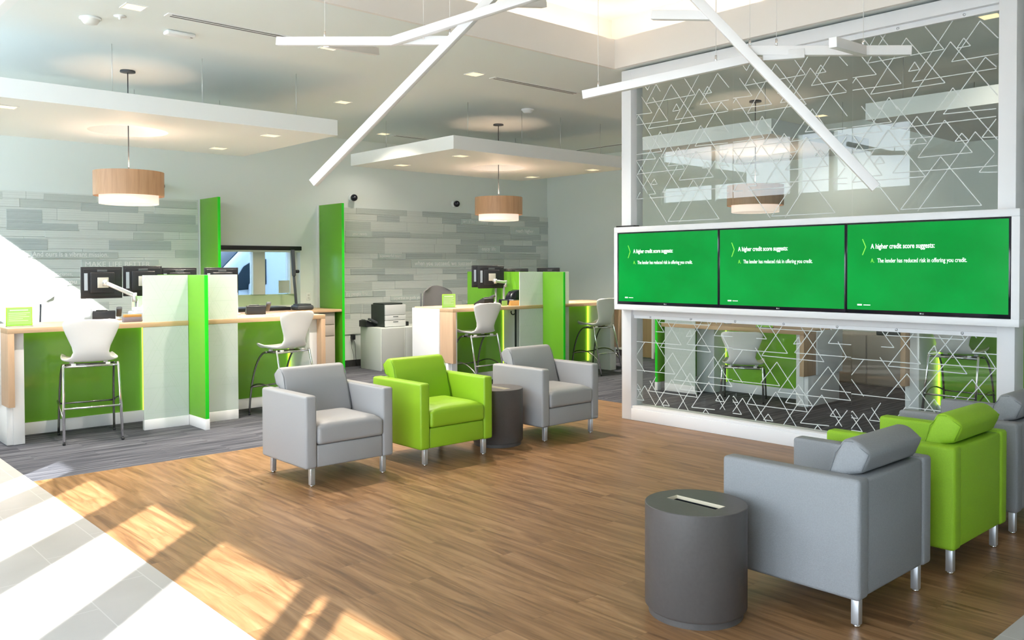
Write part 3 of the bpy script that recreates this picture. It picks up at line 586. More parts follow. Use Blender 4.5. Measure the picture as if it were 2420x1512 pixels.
pendant((9.77, 6.105, 0), 'oak and white drum pendant lamp seen through the upper glass')

# ---------------------------------------------------------------- stick light sculptures
def sticks(name, label, loc, bars, wires):
    t = thing(name, label, 'ceiling light', loc)
    for p, q_ in bars:
        q = MB(); q.bar(p, q_, 0.045, 0.055, STICK, 0.002); obj('stick', q, t, world=True)
    for x, y, z in wires:
        q = MB(); q.tube([(x, y, z), (x, y, 4.415)], 0.002, mat('suspension_wire', (0.75, 0.72, 0.68), 0.4), 6); q.tube([(x, y, z), (x, y, z+0.05)], 0.007, CHROME, 8); obj('wire', q, t, world=True)
def at(px, py, depth):
    u = (px-1210)/2026.70476; v = (py-668.235)/2026.70476
    d = _r*u + _d*v + _f
    return Vector((0, 0, 1.65)) + d*depth
A_, B_, C_ = at(740, 433, 5.7), at(1150, 8, 5.3), at(1240, -85, 5.2)
sticks('stick_light', 'branching white stick light hanging below the cove on the left', (3.7, 4.7, 3.3), [
    (A_, C_), (at(657, 98, 5.9), at(931, 98, 5.5)), (at(925, 99, 5.5), at(1290, -18, 5.1)), (at(770, 102, 5.75), at(890, 122, 6.4)), (at(940, 96, 5.55), at(1066, 97, 5.4)), (at(1200, 5, 5.25), at(1285, 8, 5.6))],
    [at(1001, 92, 5.45), at(768, 92, 5.72), at(1063, 85, 5.38)])
sticks('stick_light', 'branching white stick light hanging in front of the upper glass screen', (5.4, 3.4, 3.1), [
    (at(1590, -60, 5.2), at(2070, 444, 4.9)), (at(1542, 36, 5.35), at(1680, 37, 5.15)), (at(1768, 121, 5.1), at(2152, 120, 5.0)), (at(1378, 225, 5.6), at(1800, 133, 5.2)), (at(1900, 127, 5.06), at(1802, 134, 5.1)), (at(1968, 100, 4.7), at(2045, 122, 5.05))],
    [at(1772, 113, 5.1), at(1835, 112, 5.08), at(2040, 112, 5.0), at(1414, 210, 5.55), at(1692, 150, 5.3)])

# ---------------------------------------------------------------- wall cameras
for x, lab in ((7.63, 'black dome camera on the wall just right of the tall green fin'), (9.80, 'black dome camera on the wall above the middle of the feature wall'), (4.47, 'black dome camera on the wall half hidden by the left pendant lamp')):
    t = thing('security_camera', lab, 'camera', (x, YB, 2.81))
    q = MB(); q.lathe([(0, 0), (0.065, 0), (0.065, 0.02), (0.04, 0.04), (0, 0.04)], WHITE, n=32, M=Matrix.Rotation(R(90), 4, 'X')); obj('mount', q, t)
    q = MB(); q.lathe([(0.058*math.sin(math.pi*k/14), 0.085-0.058*math.cos(math.pi*k/14)) for k in range(15)], BLACKG, n=32, M=Matrix.Rotation(R(90), 4, 'X')); obj('dome', q, t)
    q = MB(); q.lathe([(0, 0), (0.012, 0), (0.012, 0.006), (0, 0.006)], mat('lens_grey', (0.3, 0.3, 0.32), 0.3), n=16, M=Matrix.Translation((-0.02, -0.136, 0.01)) @ Matrix.Rotation(R(90), 4, 'X')); obj('lens', q, t)
# ---------------------------------------------------------------- glass screen wall with posts and etched triangles
PX = 7.14
gs = thing('glass_screen', 'tall white framed glass screen etched with triangle outlines', 'room divider', (7.24, 4.17, 0))
def part(name, parent, *boxes, label=None, **k):
    q = MB()
    for bx in boxes: q.box(*bx)
    return obj(name, q, parent, label, world=True, **k)
part('post', gs, (PX, 7.34, 5.975, 6.105, 0, ZC-0.02, LAM, 0.003)); part('post', gs, (PX, 7.34, 2.24, 2.365, 0, ZC-0.02, LAM, 0.003))
part('header', gs, (PX, 7.34, 2.365, 5.975, 3.645, ZC-0.02, LAM, 0.003), (7.19, 7.215, 2.365, 5.975, 3.60, 3.645, LAM))
part('base_rail', gs, (PX, 7.34, 2.365, 5.975, 0, 0.125, LAM, 0.003), (PX+0.012, 7.33, 2.365, 5.975, 0.125, 0.155, LAM, 0.002))
part('mid_rail', gs, (7.17, 7.31, 2.365, 5.975, 1.13, 2.06, LAM, 0.003))
q = MB()
for k in range(7):
    y = 5.75-k*0.52
    for z in (1.115, 3.62): q.lathe([(0, 0), (0.011, 0), (0.011, 0.006), (0, 0.008)], ALU, n=16, M=Matrix.Translation((7.19, y, z)) @ Matrix.Rotation(R(-90), 4, 'Y'))
part('bottom_glazing_bead', gs, (7.19, 7.215, 2.365, 5.975, 1.095, 1.13, LAM)); obj('fixing_screws', q, gs, world=True)
PANEY = (5.975, 4.767, 3.561); PW = 1.204
def clipseg(u0, z0, u1, z1, W, Z0, Z1):
    t0, t1 = 0.0, 1.0
    for p, q_ in ((-(u1-u0), u0), (u1-u0, W-u0), (-(z1-z0), z0-Z0), (z1-z0, Z1-z0)):
        if abs(p) < 1e-9:
            if q_ < 0: return None
        elif p < 0: t0 = max(t0, q_/p)
        else: t1 = min(t1, q_/p)
    if t0 >= t1: return None
    return u0+t0*(u1-u0), z0+t0*(z1-z0), u0+t1*(u1-u0), z0+t1*(z1-z0)
def etched(mb, segs, y0, W, Z0, Z1, x, wd, m, sgn=-1):
    for si, s in enumerate(segs):
        c = clipseg(*s, W, Z0, Z1)
        if not c: continue
        u0, z0, u1, z1 = c; L = math.hypot(u1-u0, z1-z0)
        if L < 0.01: continue
        nx, nz = -(z1-z0)/L*wd/2, (u1-u0)/L*wd/2
        bm = mb.bm; vs = [bm.verts.new((x-si*1.2e-5, y0+sgn*(a), b_)) for a, b_ in ((u0+nx, z0+nz), (u1+nx, z1+nz), (u1-nx, z1-nz), (u0-nx, z0-nz))]
        f = bm.faces.new(vs); f.material_index = mb._mi(m)
rnd = random.Random(11)
for k, y0 in enumerate(PANEY):
    for lo, hi, S, u_off in ((0.155, 1.13, L, 0), (2.06, 3.645, U, 0)):
        q = MB(); q.box(7.236, 7.244, y0-PW+0.002, y0-0.002, lo, hi, GLASS)
        ww = 0.0072
        etched(q, S, y0, PW-0.002, lo+0.001, hi-0.04, 7.2355, ww, LINEM)
        obj('glass_pane', q, gs, world=True)

# white surround with three screens
sr = thing('display_surround', 'long white box framing the three green screens', 'screen housing', (7.06, 4.13, 1.19))
BZ0, BZ1, BY0, BY1 = 1.192, 2.070, 2.168, 6.092
TVY = [(6.044-1.272*k, 6.044-1.272*(k+1)) for k in range(3)]
part('housing', sr, (7.0, 7.138, BY0, BY1, 2.012, BZ1, LAM, 0.003), (7.0, 7.138, BY0, BY1, BZ0, 1.25, LAM, 0.003), (7.0, 7.138, 6.048, BY1, 1.25, 2.012, LAM), (7.0, 7.138, BY0, 2.224, 1.25, 2.012, LAM), (7.06, 7.138, 2.224, 6.048, 1.25, 2.012, LAM))
def capt(name): return name
for k, (ya, yb) in enumerate(TVY):
    t = thing('display_screen', 'flat green display screen reading A higher credit score suggests, ' + ('leftmost', 'middle', 'rightmost')[k] + ' of the three', 'screen', (7.02, (ya+yb)/2, 1.252), group='green screens in a row')
    part('casing', t, (7.004, 7.058, yb+0.001, ya-0.001, 1.252, 2.010, BLACKG, 0.003))
    part('screen_panel', t, (7.0025, 7.006, yb+0.014, ya-0.014, 1.283, 1.998, SCREEN))
    q = MB(); x = 7.002; y = ya-0.216
    text_mb(q, 'A higher credit score suggests:', 0.058, SCRT, facing_minus_x(x, y, 1.792), 0.0005, 0.71, bold=0.0009); obj('screen_heading', q, t, 'bold white heading', world=True); q = MB()
    text_mb(q, 'The lender has reduced risk in offering you credit.', 0.050, SCRT, facing_minus_x(x, y-0.055, 1.677), 0.0005, 0.685, bold=0.0003); obj('screen_answer', q, t, 'white line of text', world=True); q = MB()
    q.box(x-0.0006, x, ya-0.142, ya-0.102, 1.318, 1.330, SCRT)
    for j in range(7): q.box(x-0.0006, x, ya-0.162-j*0.0085, ya-0.156-j*0.0085, 1.320, 1.327, SCRT)
    obj('screen_footer', q, t, 'tiny white footer', world=True)
    q = MB(); text_mb(q, 'A.', 0.05, SCRG, facing_minus_x(x, y, 1.677), 0.0005, 0.72); obj('answer_letter', q, t, 'lime green letter', world=True); q = MB()
    for a, c in (((ya-0.145, 1.874), (ya-0.173, 1.808)), ((ya-0.173, 1.808), (ya-0.145, 1.741))): q.bar((x, a[0], a[1]), (x, c[0], c[1]), 0.001, 0.0065, SCRG)
    obj('screen_mark', q, t, 'lime green chevron', world=True)
    q = MB(); text_mb(q, 'LG', 0.014, PAPER, facing_minus_x(7.003, (ya+yb)/2+0.006, 1.262), 0.0005, 1); q.lathe([(0, 0), (0.006, 0), (0.006, 0.001), (0, 0.001)], PAPER, n=16, M=Matrix.Translation((7.0035, (ya+yb)/2+0.015, 1.267)) @ Matrix.Rotation(R(-90), 4, 'Y')); obj('maker_mark', q, t, world=True)
t = thing('webcam_bar', 'small flat black sensor bar on the left end of the screen surround', 'sensor', (7.06, 5.98, 2.07))
part('bar_body', t, (7.02, 7.12, 5.84, 6.085, 2.0705, 2.088, BLACK, 0.006))

# ---------------------------------------------------------------- armchairs
def armchair(name, fab, seam, label, loc, rz, cat='armchair', group=None):
    t = thing(name, label, cat, loc, rz, group)
    W, D, H0, H = 0.392, 0.36, 0.14, 0.69; T = 0.098
    for s in (-1, 1):
        q = MB(); a, c = sorted((s*W, s*(W-T))); q.box(a, c, -D, D, H0, H, fab, 0.020, 4)
        o = obj('arm', q, t)
        q = MB(); pts = []
        for (y, z) in ((-D+.006, H0+.02), (-D+.006, H-.02), (-D+.03, H-.004), (D-.03, H-.004), (D-.006, H-.02), (D-.006, H0+.02)): pts.append((s*(W-T+0.012), y, z))
        q.tube(pts, 0.0028, seam, 6); obj('piping', q, o)
    q = MB(); q.box(-W+T+0.001, W-T-0.001, D-0.10, D-0.006, H0+0.004, H-0.006, fab, 0.018, 4); obj('back_panel', q, t)
    q = MB(); q.box(-W+T+0.001, W-T-0.001, -D+0.008, D-0.09, H0+0.004, 0.312, fab, 0.012, 3); obj('seat_base', q, t)
    # seat cushion with a crowned top and rounded nose
    bm = bmesh.new(); nx, ny = 14, 16; x0, x1, y0, y1 = -W+T+0.002, W-T-0.002, -D-0.012, 0.16
    def cz(u, v, top):
        e = min(1, 5*min(u, 1-u)); f = min(1, 5*min(v+0.02, 1.2-v)); k = (1-(1-e)**2)*(1-(1-f)**2)
        return (0.452+0.040*k) if top else 0.315
    grid = {}
    for top in (1, 0):
        for i in range(nx+1):
            for j in range(ny+1):
                u, v = i/nx, j/ny
                grid[top, i, j] = bm.verts.new((x0+(x1-x0)*u, y0+(y1-y0)*v, cz(u, v, top)))
    for i in range(nx):
        for j in range(ny):
            bm.faces.new([grid[1, i, j], grid[1, i+1, j], grid[1, i+1, j+1], grid[1, i, j+1]]); bm.faces.new([grid[0, i, j], grid[0, i, j+1], grid[0, i+1, j+1], grid[0, i+1, j]])
    for i in range(nx):
        for j, s in ((0, 1), (ny, -1)): bm.faces.new([grid[0, i, j], grid[0, i+1, j], grid[1, i+1, j], grid[1, i, j]])
    for j in range(ny):
        for i in (0, nx): bm.faces.new([grid[0, i, j], grid[0, i, j+1], grid[1, i, j+1], grid[1, i, j]])
    bmesh.ops.recalc_face_normals(bm, faces=bm.faces[:])
    ed = [e for e in bm.edges if len(e.link_faces) == 2 and e.calc_face_angle(0) > 0.9]
    bmesh.ops.bevel(bm, geom=ed, offset=0.030, segments=4, profile=0.55, affect='EDGES', clamp_overlap=True)
    q = MB(); q.merge(bm, fab, True); obj('seat_cushion', q, t)
    # leaning back cushion
    q = MB(); q.prism([(0.085, 0.46), (0.168, 0.725), (0.222, 0.846), (0.287, 0.848), (0.361, 0.790), (0.318, 0.692), (0.262, 0.685), (0.235, 0.46)], 'X', -W+T+0.004, W-T-0.004, fab, 0.027, 4)
    o = obj('back_cushion', q, t)
    for s in (-1, 1):
        q = MB(); q.tube([(s*(W-T-0.010), 0.098, 0.49), (s*(W-T-0.010), 0.171, 0.702), (s*(W-T-0.010), 0.190, 0.776), (s*(W-T-0.011), 0.236, 0.833), (s*(W-T-0.011), 0.271, 0.837), (s*(W-T-0.010), 0.349, 0.788), (s*(W-T-0.010), 0.318, 0.71)], 0.0028, seam, 6); obj('piping', q, o)
    for sx_, sy_ in ((-1, -1), (1, -1), (-1, 1), (1, 1)):
        q = MB(); q.box(sx_*0.318-0.019, sx_*0.318+0.019, sy_*0.312-0.019, sy_*0.312+0.019, 0.012, H0+0.002, ALU, 0.003); o = obj('leg', q, t, 'square metal leg')
        q = MB(); q.lathe([(0, 0), (0.016, 0), (0.016, 0.012), (0, 0.012)], CHROME, sx_*0.318, sy_*0.312, 20); obj('foot', q, o)
    return t
g1 = armchair('armchair', GREYL, GSEAM, 'grey armchair nearest the left desk, leftmost of the far row', (3.522, 6.108, 0), 0)
armchair('armchair', LIMEL, LSEAM, 'lime green armchair in the middle of the far row', (4.552, 6.075, 0), 0)
place(g1, (5.972, 6.10, 0), 0, 'grey armchair right of the lime green one in the far row')
g2_ = armchair('armchair', GREYF, GSEAM, 'grey armchair seen from behind beside the big charcoal drum table', (4.10, 2.145, 0), math.pi)
armchair('armchair', LIMEF, LSEAM, 'lime green armchair seen from behind in the near row on the right', (5.125, 2.125, 0), math.pi)
place(g2_, (6.13, 2.14, 0), math.pi, 'grey armchair at the right picture edge, farthest of the near row')

# ---------------------------------------------------------------- drum tables
def drum(loc, rz, label):
    t = thing('drum_table', label, 'side table', loc, rz)
    r = 0.240
    q = MB(); q.lathe([(0, 0.0), (0.222, 0.0), (0.222, 0.03), (0, 0.03)], CHARC, n=96); obj('plinth', q, t, sharp=40)
    q = MB(); q.lathe([(0.222, 0.03), (r-0.012, 0.03), (r, 0.045), (r, 0.522), (r-0.003, 0.525)], CHARC, n=96, smooth=True)
    bm = bmesh.new(); n = 96; hx, hy = 0.040, 0.140
    per = []
    for k in range(n):
        a = 2*math.pi*k/n; dx, dy = math.cos(a), math.sin(a)
        tt = min(hx/abs(dx) if abs(dx) > 1e-9 else 1e9, hy/abs(dy) if abs(dy) > 1e-9 else 1e9); per.append([dx*tt, dy*tt])
    for cx in (-hx, hx):
        for cy in (-hy, hy):
            k = min(range(n), key=lambda i: (per[i][0]-cx)**2+(per[i][1]-cy)**2); per[k] = [cx, cy]
    O = [bm.verts.new(((r-0.003)*math.cos(2*math.pi*k/n), (r-0.003)*math.sin(2*math.pi*k/n), 0.525)) for k in range(n)]
    I = [bm.verts.new((p[0], p[1], 0.525)) for p in per]
    for k in range(n): bm.faces.new((O[k], O[(k+1) % n], I[(k+1) % n], I[k]))
    q.merge(bm, CHARC); obj('body', q, t, sharp=40)
    q = MB()
    for a in ((-hx, hx, hy-0.002, hy+0.010), (-hx, hx, -hy-0.010, -hy+0.002), (-hx-0.010, -hx+0.002, -hy, hy), (hx-0.002, hx+0.010, -hy, hy)): q.box(*a, 0.508, 0.5247, MAPLE_EDGE)
    obj('slot_rim', q, t, 'pale cut edge of the slot')
    q = MB(); q.box(-hx-0.01, hx+0.01, -hy-0.01, hy+0.01, 0.40, 0.405, BLACK)
    for a in ((-hx-0.012, hx+0.012, hy, hy+0.012), (-hx-0.012, hx+0.012, -hy-0.012, -hy), (-hx-0.012, -hx, -hy, hy), (hx, hx+0.012, -hy, hy)): q.box(*a, 0.40, 0.508, BLACK)
    obj('slot_well', q, t, 'dark inside of the slot')
    return t
d0 = drum((3.385, 2.435, 0), 0, 'large charcoal drum table with a slot in its top, in the foreground')
place(d0, (5.272, 6.03, 0), 0, 'charcoal drum table between the lime green and the right grey armchair')

# ---------------------------------------------------------------- bar stools and the low chair (front faces +y)
def shell(mb, zs, hscale=1.0):
    prof = [(.225, .752, .185), (.215, .770, .215), (.185, .778, .232), (.12, .768, .243), (.05, .758, .250), (-.02, .754, .252), (-.09, .757, .246), (-.145, .770, .215), (-.180, .800, .178), (-.200, .850, .158), (-.212, .905, .170), (-.222, .965, .196), (-.232, 1.03, .223), (-.243, 1.09, .245), (-.250, 1.125, .250), (-.254, 1.148, .238), (-.256, 1.161, .208), (-.256, 1.168, .15)]
    off = zs-0.764; n = 16; bm = bmesh.new(); rows = []
    for i, (y, z, h) in enumerate(prof):
        seatness = max(0, min(1, (y+0.19)/0.12)); row = []
        for k in range(n+1):
            u = -1+2*k/n; e = u*u
            yy = y+(1-seatness)*0.045*e; zz = z+off+seatness*(0.018*e-0.010*(1-e))+(0.018*abs(u)**5*seatness)
            row.append((h*math.sin(u*math.pi/2)*(1 if True else u), yy, zz))
        rows.append(row)
    th = 0.011; V = []
    def nrm(i, k):
        a = Vector(rows[min(i+1, len(rows)-1)][k])-Vector(rows[max(i-1, 0)][k]); b_ = Vector(rows[i][min(k+1, n)])-Vector(rows[i][max(k-1, 0)])
        c = a.cross(b_); return c.normalized() if c.length > 1e-9 else Vector((0, 0, 1))
    T = [[bm.verts.new(rows[i][k]) for k in range(n+1)] for i in range(len(rows))]
    B = [[bm.verts.new(Vector(rows[i][k])-nrm(i, k)*(-th)) for k in range(n+1)] for i in range(len(rows))]
    m_ = len(rows)
    for i in range(m_-1):
        for k in range(n):
            bm.faces.new((T[i][k], T[i+1][k], T[i+1][k+1], T[i][k+1])); bm.faces.new((B[i][k], B[i][k+1], B[i+1][k+1], B[i+1][k]))
        for k in (0, n): bm.faces.new((T[i][k], B[i][k], B[i+1][k], T[i+1][k]))
    for k in range(n):
        bm.faces.new((T[0][k], T[0][k+1], B[0][k+1], B[0][k])); bm.faces.new((T[-1][k], B[-1][k], B[-1][k+1], T[-1][k+1]))
    bmesh.ops.recalc_face_normals(bm, faces=bm.faces[:])
    ed = [e for e in bm.edges if len(e.link_faces) == 2 and e.calc_face_angle(0) > 1.0]
    bmesh.ops.bevel(bm, geom=ed, offset=0.004, segments=2, profile=0.5, affect='EDGES')
    mb.merge(bm, SHELL, True)
def bez(p0, p1, p2, p3, n=14):
    o = []
    for i in range(n+1):
        t = i/n; a = (1-t)**3; b_ = 3*(1-t)**2*t; c = 3*(1-t)*t*t; d = t**3
        o.append(tuple(a*p0[k]+b_*p1[k]+c*p2[k]+d*p3[k] for k in range(3)))
    return o
def stool(label, loc, rz, zs=0.764, ring_=True, name='bar_stool', cat='stool'):
    t = thing(name, label, cat, loc, rz)
    q = MB(); shell(q, zs); obj('seat_shell', q, t, 'white moulded seat and back in one piece')
    zr = zs-0.045; f = 1.0 if ring_ else 0.72
    for s in (-1, 1):
        q = MB(); q.tube([(s*0.235, -0.13, zr+0.022), (s*0.240, -0.14, zr), (s*0.252, -0.30*f, 0.012)], 0.0125, CHROME, 12); o = obj('rear_leg', q, t, 'straight chrome leg')
        q = MB(); q.lathe([(0, 0), (0.014, 0), (0.014, 0.022), (0, 0.022)], BLACK, s*0.252, -0.30*f, 16); obj('foot', q, o)
        q = MB(); q.tube(bez((s*0.225, 0.03, zr), (s*0.235, 0.17, zr+0.01), (s*0.245, 0.26*f+0.02, zr*0.62), (s*0.252, 0.30*f, 0.012), 18), 0.0115, DCHROME, 12); o = obj('front_leg', q, t, 'curved dark chrome leg')
        q = MB(); q.lathe([(0, 0), (0.014, 0), (0.014, 0.022), (0, 0.022)], BLACK, s*0.252, 0.30*f, 16); obj('foot', q, o)
    q = MB()
    q.tube([(-0.238, -0.13, zr-0.005), (0.238, -0.13, zr-0.005)], 0.011, CHROME, 10); q.tube([(-0.228, 0.06, zr-0.006), (0.228, 0.06, zr-0.006)], 0.011, DCHROME, 10)
    for s in (-1, 1):
        q.tube([(s*0.2, -0.13, zr-0.005), (s*0.2, 0.06, zr-0.006)], 0.009, DCHROME, 8)
        for y in (-0.12, 0.06): q.box(s*0.15-0.02, s*0.15+0.02, y-0.015, y+0.015, zr+0.004, zs-0.022, SHELL, 0.004)
    obj('seat_frame', q, t)
    if ring_:
        q = MB(); q.tube([(-0.25, 0.275, 0.315), (0.25, 0.275, 0.315)], 0.0095, DCHROME, 10)
        for s in (-1, 1): q.tube(bez((s*0.252, 0.277, 0.315), (s*0.285, 0.12, 0.40), (s*0.285, -0.12, 0.40), (s*0.246, -0.262, 0.20), 16), 0.008, DCHROME, 10)
        q.tube([(-0.245, -0.235, 0.33), (0.245, -0.235, 0.33)], 0.0095, CHROME, 10)
        obj('footrest', q, t, 'thin metal footrest rails')
    return t
s0 = stool('white bar stool seen from behind at the left desk', (2.553, 8.97-0.0, 0), R(-10))
place(s0, (4.578, 8.874, 0), R(15), 'white bar stool in front of the desk below the drive-up window')
place(s0, (7.515, 9.0, 0), R(2), 'white bar stool behind the lime armchair at the middle desk')
place(s0, (9.90, 8.97, 0), R(2), 'white bar stool close to the left post of the glass screen')
place(s0, (9.315, 3.445, 0), R(-90), 'white bar stool seen through the right pane of the lower glass')
stool('low white chair with four metal legs seen through the lower glass', (9.187, 5.90, 0), R(-90+27), 0.46, False, 'visitor_chair', 'chair')

# ---------------------------------------------------------------- service desks
# local frame: x along the customer front, +y behind the counter; divider at x = 0, front at y = 0
def desk_half(t_, side, H=1.10, led_end=True, end=1.66, lo=0.31, p0=0.05, ret=True, ped=True):
    """side -1 left of the divider, +1 right of it"""
    s = side; zc = H-0.05
    def bx(name, x0, x1, y0, y1, z0, z1, m, bev=0.003, label=None):
        q = MB(); a, c = sorted((s*x0, s*x1)); q.box(a, c, y0, y1, z0, z1, m, bev); return obj(name, q, t_, label)
    bx('worktop', 0.022, end+0.04, 0.0, 0.86, zc, H, OAK, label='light oak worktop')
    bx('waterfall_side', end-0.015, end+0.04, 0.0, 0.28, 0.365, zc, OAKV, label='light oak side panel')
    bx('end_panel', end-0.115, end-0.017, 0.10, 0.86, 0.0, zc-0.001, LAM, label='white end panel')
    bx('end_foot', end-0.116, end+0.035, 0.11, 0.86, 0.0, 0.362, LAM)
    if ret: bx('return_panel', end-0.012, end+0.055, 0.285, 0.90, 0.363, H-0.015, LAM, label='white side panel')
    bx('front_panel', lo if (led_end is False) else 0.05, end-0.117, 0.575, 0.595, 0.122, zc-0.02, GREENP, 0.001, 'green glossy glass front')
    bx('kick_plate', 0.05, end-0.117, 0.565, 0.60, 0.0, 0.12, LAM, label='white kick plate')
    q = MB(); xx = (end-0.135) if led_end else lo+0.006
    a, c = sorted((s*(xx-0.014), s*(xx+0.010))) if led_end else sorted((s*(lo-0.026), s*(lo-0.004))); q.box(a, c, 0.560, 0.574, 0.122, zc-0.02, LEDM)
    obj('light_strip', q, t_, 'glowing lime light strip')
    q = MB(); a, c = sorted((s*(lo if not led_end else 0.05), s*(end-0.12))); q.box(a, c, 0.552, 0.574, zc-0.014, zc-0.003, LEDM); obj('top_light_strip', q, t_, 'glowing lime light strip under the worktop')
    if ped: bx('pedestal', p0, lo-0.012, 0.30, 0.80, 0.0, zc-0.001, LAM, label='white pedestal')
def desk(name, label, loc, rz, side, **k):
    t = thing(name, label, 'desk', loc, rz); desk_half(t, side, **k); return t
def divider(label, loc, rz, H=1.58, left=True, right=True, back=1.75, pro=0.405, gap=0.026, fw=0.494):
    t = thing('desk_divider', label, 'partition', loc, rz)
    q = MB(); q.box(-0.019, 0.019, -pro, back, 0.112, H, GREENF, 0.001); o = obj('green_panel', q, t)
    q = MB(); q.box(-0.019, 0.019, -pro-0.006, -pro, 0.112, H, GEDGE, 0.001); obj('front_edge', q, o, 'green edge with an added faint glow')
    q = MB(); q.box(-0.024, 0.024, -pro-0.008, 0.0, 0, 0.11, LAM, 0.002); obj('plinth', q, t, 'white plinth')
    for on, a, c in ((left, -0.485, -0.025), (right, gap, gap+fw)):
        if not on: continue
        q = MB(); q.box(a, c, 0.004, 0.014, 0.105, H, FROST, 0.0); 
        sg = []; rn = random.Random(int(1000*abs(a)))
        for _ in range(17):
            cx, cz, s_ = rn.uniform(0, 0.5), rn.uniform(0.0, 1.4), rn.choice((0.1, 0.2, 0.34, 0.5, 0.6))
            sg += [(cx-s_/2, cz, cx+s_/2, cz), (cx-s_/2, cz, cx, cz+s_*0.9), (cx+s_/2, cz, cx, cz+s_*0.9)]
        bm = MB(); etched(bm, sg, 0, c-a, 0.02, H-0.11, 0, 0.004, LINEF)
        b2 = bm.bm; b2.transform(Matrix(((0, -1, 0, a), (1, 0, 0, 0.0035), (0, 0, 1, 0.105), (0, 0, 0, 1)))); q.merge(b2, LINEF)
        o = obj('frosted_panel', q, t, 'frosted glass panel with faint triangle lines')
        q = MB(); q.box(a, c, 0.0, 0.05, 0, 0.104, LAM, 0.002); obj('plinth', q, t, 'white plinth')
    return t
D1 = (3.551, 8.965, 0); D2 = (8.757, 8.965, 0)
desk('service_desk', 'oak topped desk with green glass front, leftmost in the picture', D1, 0, -1, led_end=False)
desk('service_desk', 'oak topped desk with green glass front below the drive-up window', D1, 0, 1, led_end=True, ret=False, ped=False, end=1.56)
divider('green and frosted glass divider between the two left desks', D1, 0)
dk = desk('service_desk', 'oak topped desk with green glass front behind the lime armchair', D2, 0, -1, led_end=False)
q = MB(); q.box(8.345, 8.367, 9.14, 9.16, 0.42, 1.05, BLACK, 0.003); q.tube([(8.35, 9.15, 0.98), (8.30, 9.14, 0.965), (8.265, 9.13, 0.975), (8.245, 9.125, 1.0), (8.25, 9.125, 1.02)], 0.009, BLACK, 8); obj('cable_spine', q, dk, 'black cable spine with a hook', world=True)
desk('service_desk', 'oak topped desk with green glass front left of the glass screen post', D2, 0, 1, led_end=True, ret=False, ped=False, end=1.68)
divider('green and frosted glass divider between the two middle desks', D2, 0)
# desks beyond the glass screen face the lobby: front looks towards -x
D3 = (9.16, 7.17, 0); D4 = (9.20, 2.35, 0); RZ = R(-90)
desk('service_desk', 'low oak desk with green front behind the low white chair, seen through glass', D3, RZ, 1, H=0.90, led_end=False, end=2.05, lo=0.665, p0=0.38)
divider('green and frosted glass divider seen through the left pane of the lower glass', D3, RZ, left=False, pro=0.07, gap=0.08, fw=0.49, H=1.30)
desk('service_desk', 'oak desk with green front seen through the right pane of the lower glass', D4, RZ, -1, led_end=True, end=1.60, ret=False, ped=False)
desk('service_desk', 'oak desk with green front beyond the right post of the glass screen', D4, RZ, 1, led_end=False, end=1.60)
# ---------------------------------------------------------------- back counter below the drive-up window
t = thing('back_counter', 'oak topped counter below the drive-up window', 'counter', (6.05, 12.0, 0))
q = MB(); q.box(5.10, 6.99, 11.66, YB-0.002, 0.965, 1.005, OAK, 0.004); obj('worktop', q, t, world=True)
for k, lab in enumerate(('left', 'middle', 'right')):
    x1 = 6.90-0.60*(2-k); x0 = x1-0.595
    t = thing('drawer_unit', 'beige drawer unit under the window counter, %s of three' % {'left': 'leftmost', 'middle': 'middle', 'right': 'rightmost'}[lab], 'cabinet', ((x0+x1)/2, 12.0, 0), group='drawer units under the window counter')
    q = MB(); q.box(x0, x1, 11.72, YB-0.015, 0.0, 0.962, BEIGE, 0.002); obj('carcass', q, t, world=True)
    for z0, z1 in ((0.775, 0.95), (0.60, 0.765), (0.04, 0.59)):
        q = MB(); q.box(x0+0.012, x1-0.02, 11.703, 11.72, z0, z1, BEIGE, 0.003); o = obj('drawer_front', q, t, world=True)
        if z0 > 0.5:
            q = MB(); xm = (x0+x1)/2+0.03; q.box(xm-0.02, xm+0.02, 11.682, 11.7025, (z0+z1)/2-0.02, (z0+z1)/2+0.02, CHROME, 0.005); q.box(xm-0.02, xm+0.0, 11.679, 11.682, (z0+z1)/2-0.01, (z0+z1)/2+0.016, BLACK, 0.001); h = obj('pull', q, o, 'square chrome pull'); h.location = Vector((0, 0, 0)); h.data.transform(Matrix.Translation(-t.location))
# document camera, deal tray, small things on the counter
t = thing('gooseneck_camera', 'black upright document camera at the right side of the drive-up window', 'camera', (6.46, 11.92, 1.005))
q = MB(); q.prism([(-0.15, -0.12), (0.13, -0.12), (0.13, 0.12), (-0.15, 0.12)], 'Z', 0.0, 0.075, DGREY, 0.03, 3); q.box(-0.12, 0.1, -0.09, 0.09, 0.07, 0.095, DGREY, 0.015); obj('base', q, t)
q = MB(); q.bar((-0.10, 0.02, 0.09), (-0.145, 0.02, 0.62), 0.032, 0.04, DGREY, 0.008); obj('column', q, t)
q = MB(); q.bar((-0.145, 0.0, 0.52), (-0.165, 0.0, 0.92), 0.05, 0.055, DGREY, 0.012); obj('camera_arm', q, t)
q = MB(); q.lathe([(0, 0), (0.025, 0), (0.025, 0.05), (0, 0.05)], BLACK, n=20, M=Matrix.Translation((-0.105, 0.02, 0.59)) @ Matrix.Rotation(R(90), 4, 'Y')); obj('knob', q, t)
t = thing('deal_tray', 'long low black transaction tray on the window counter', 'tray', (5.8, 12.15, 1.005))
q = MB(); q.box(-0.56, 0.50, -0.16, 0.22, 0, 0.05, BLACK, 0.01); q.box(-0.50, 0.44, -0.13, 0.18, 0.045, 0.056, DGREY, 0.004); obj('tray_body', q, t)
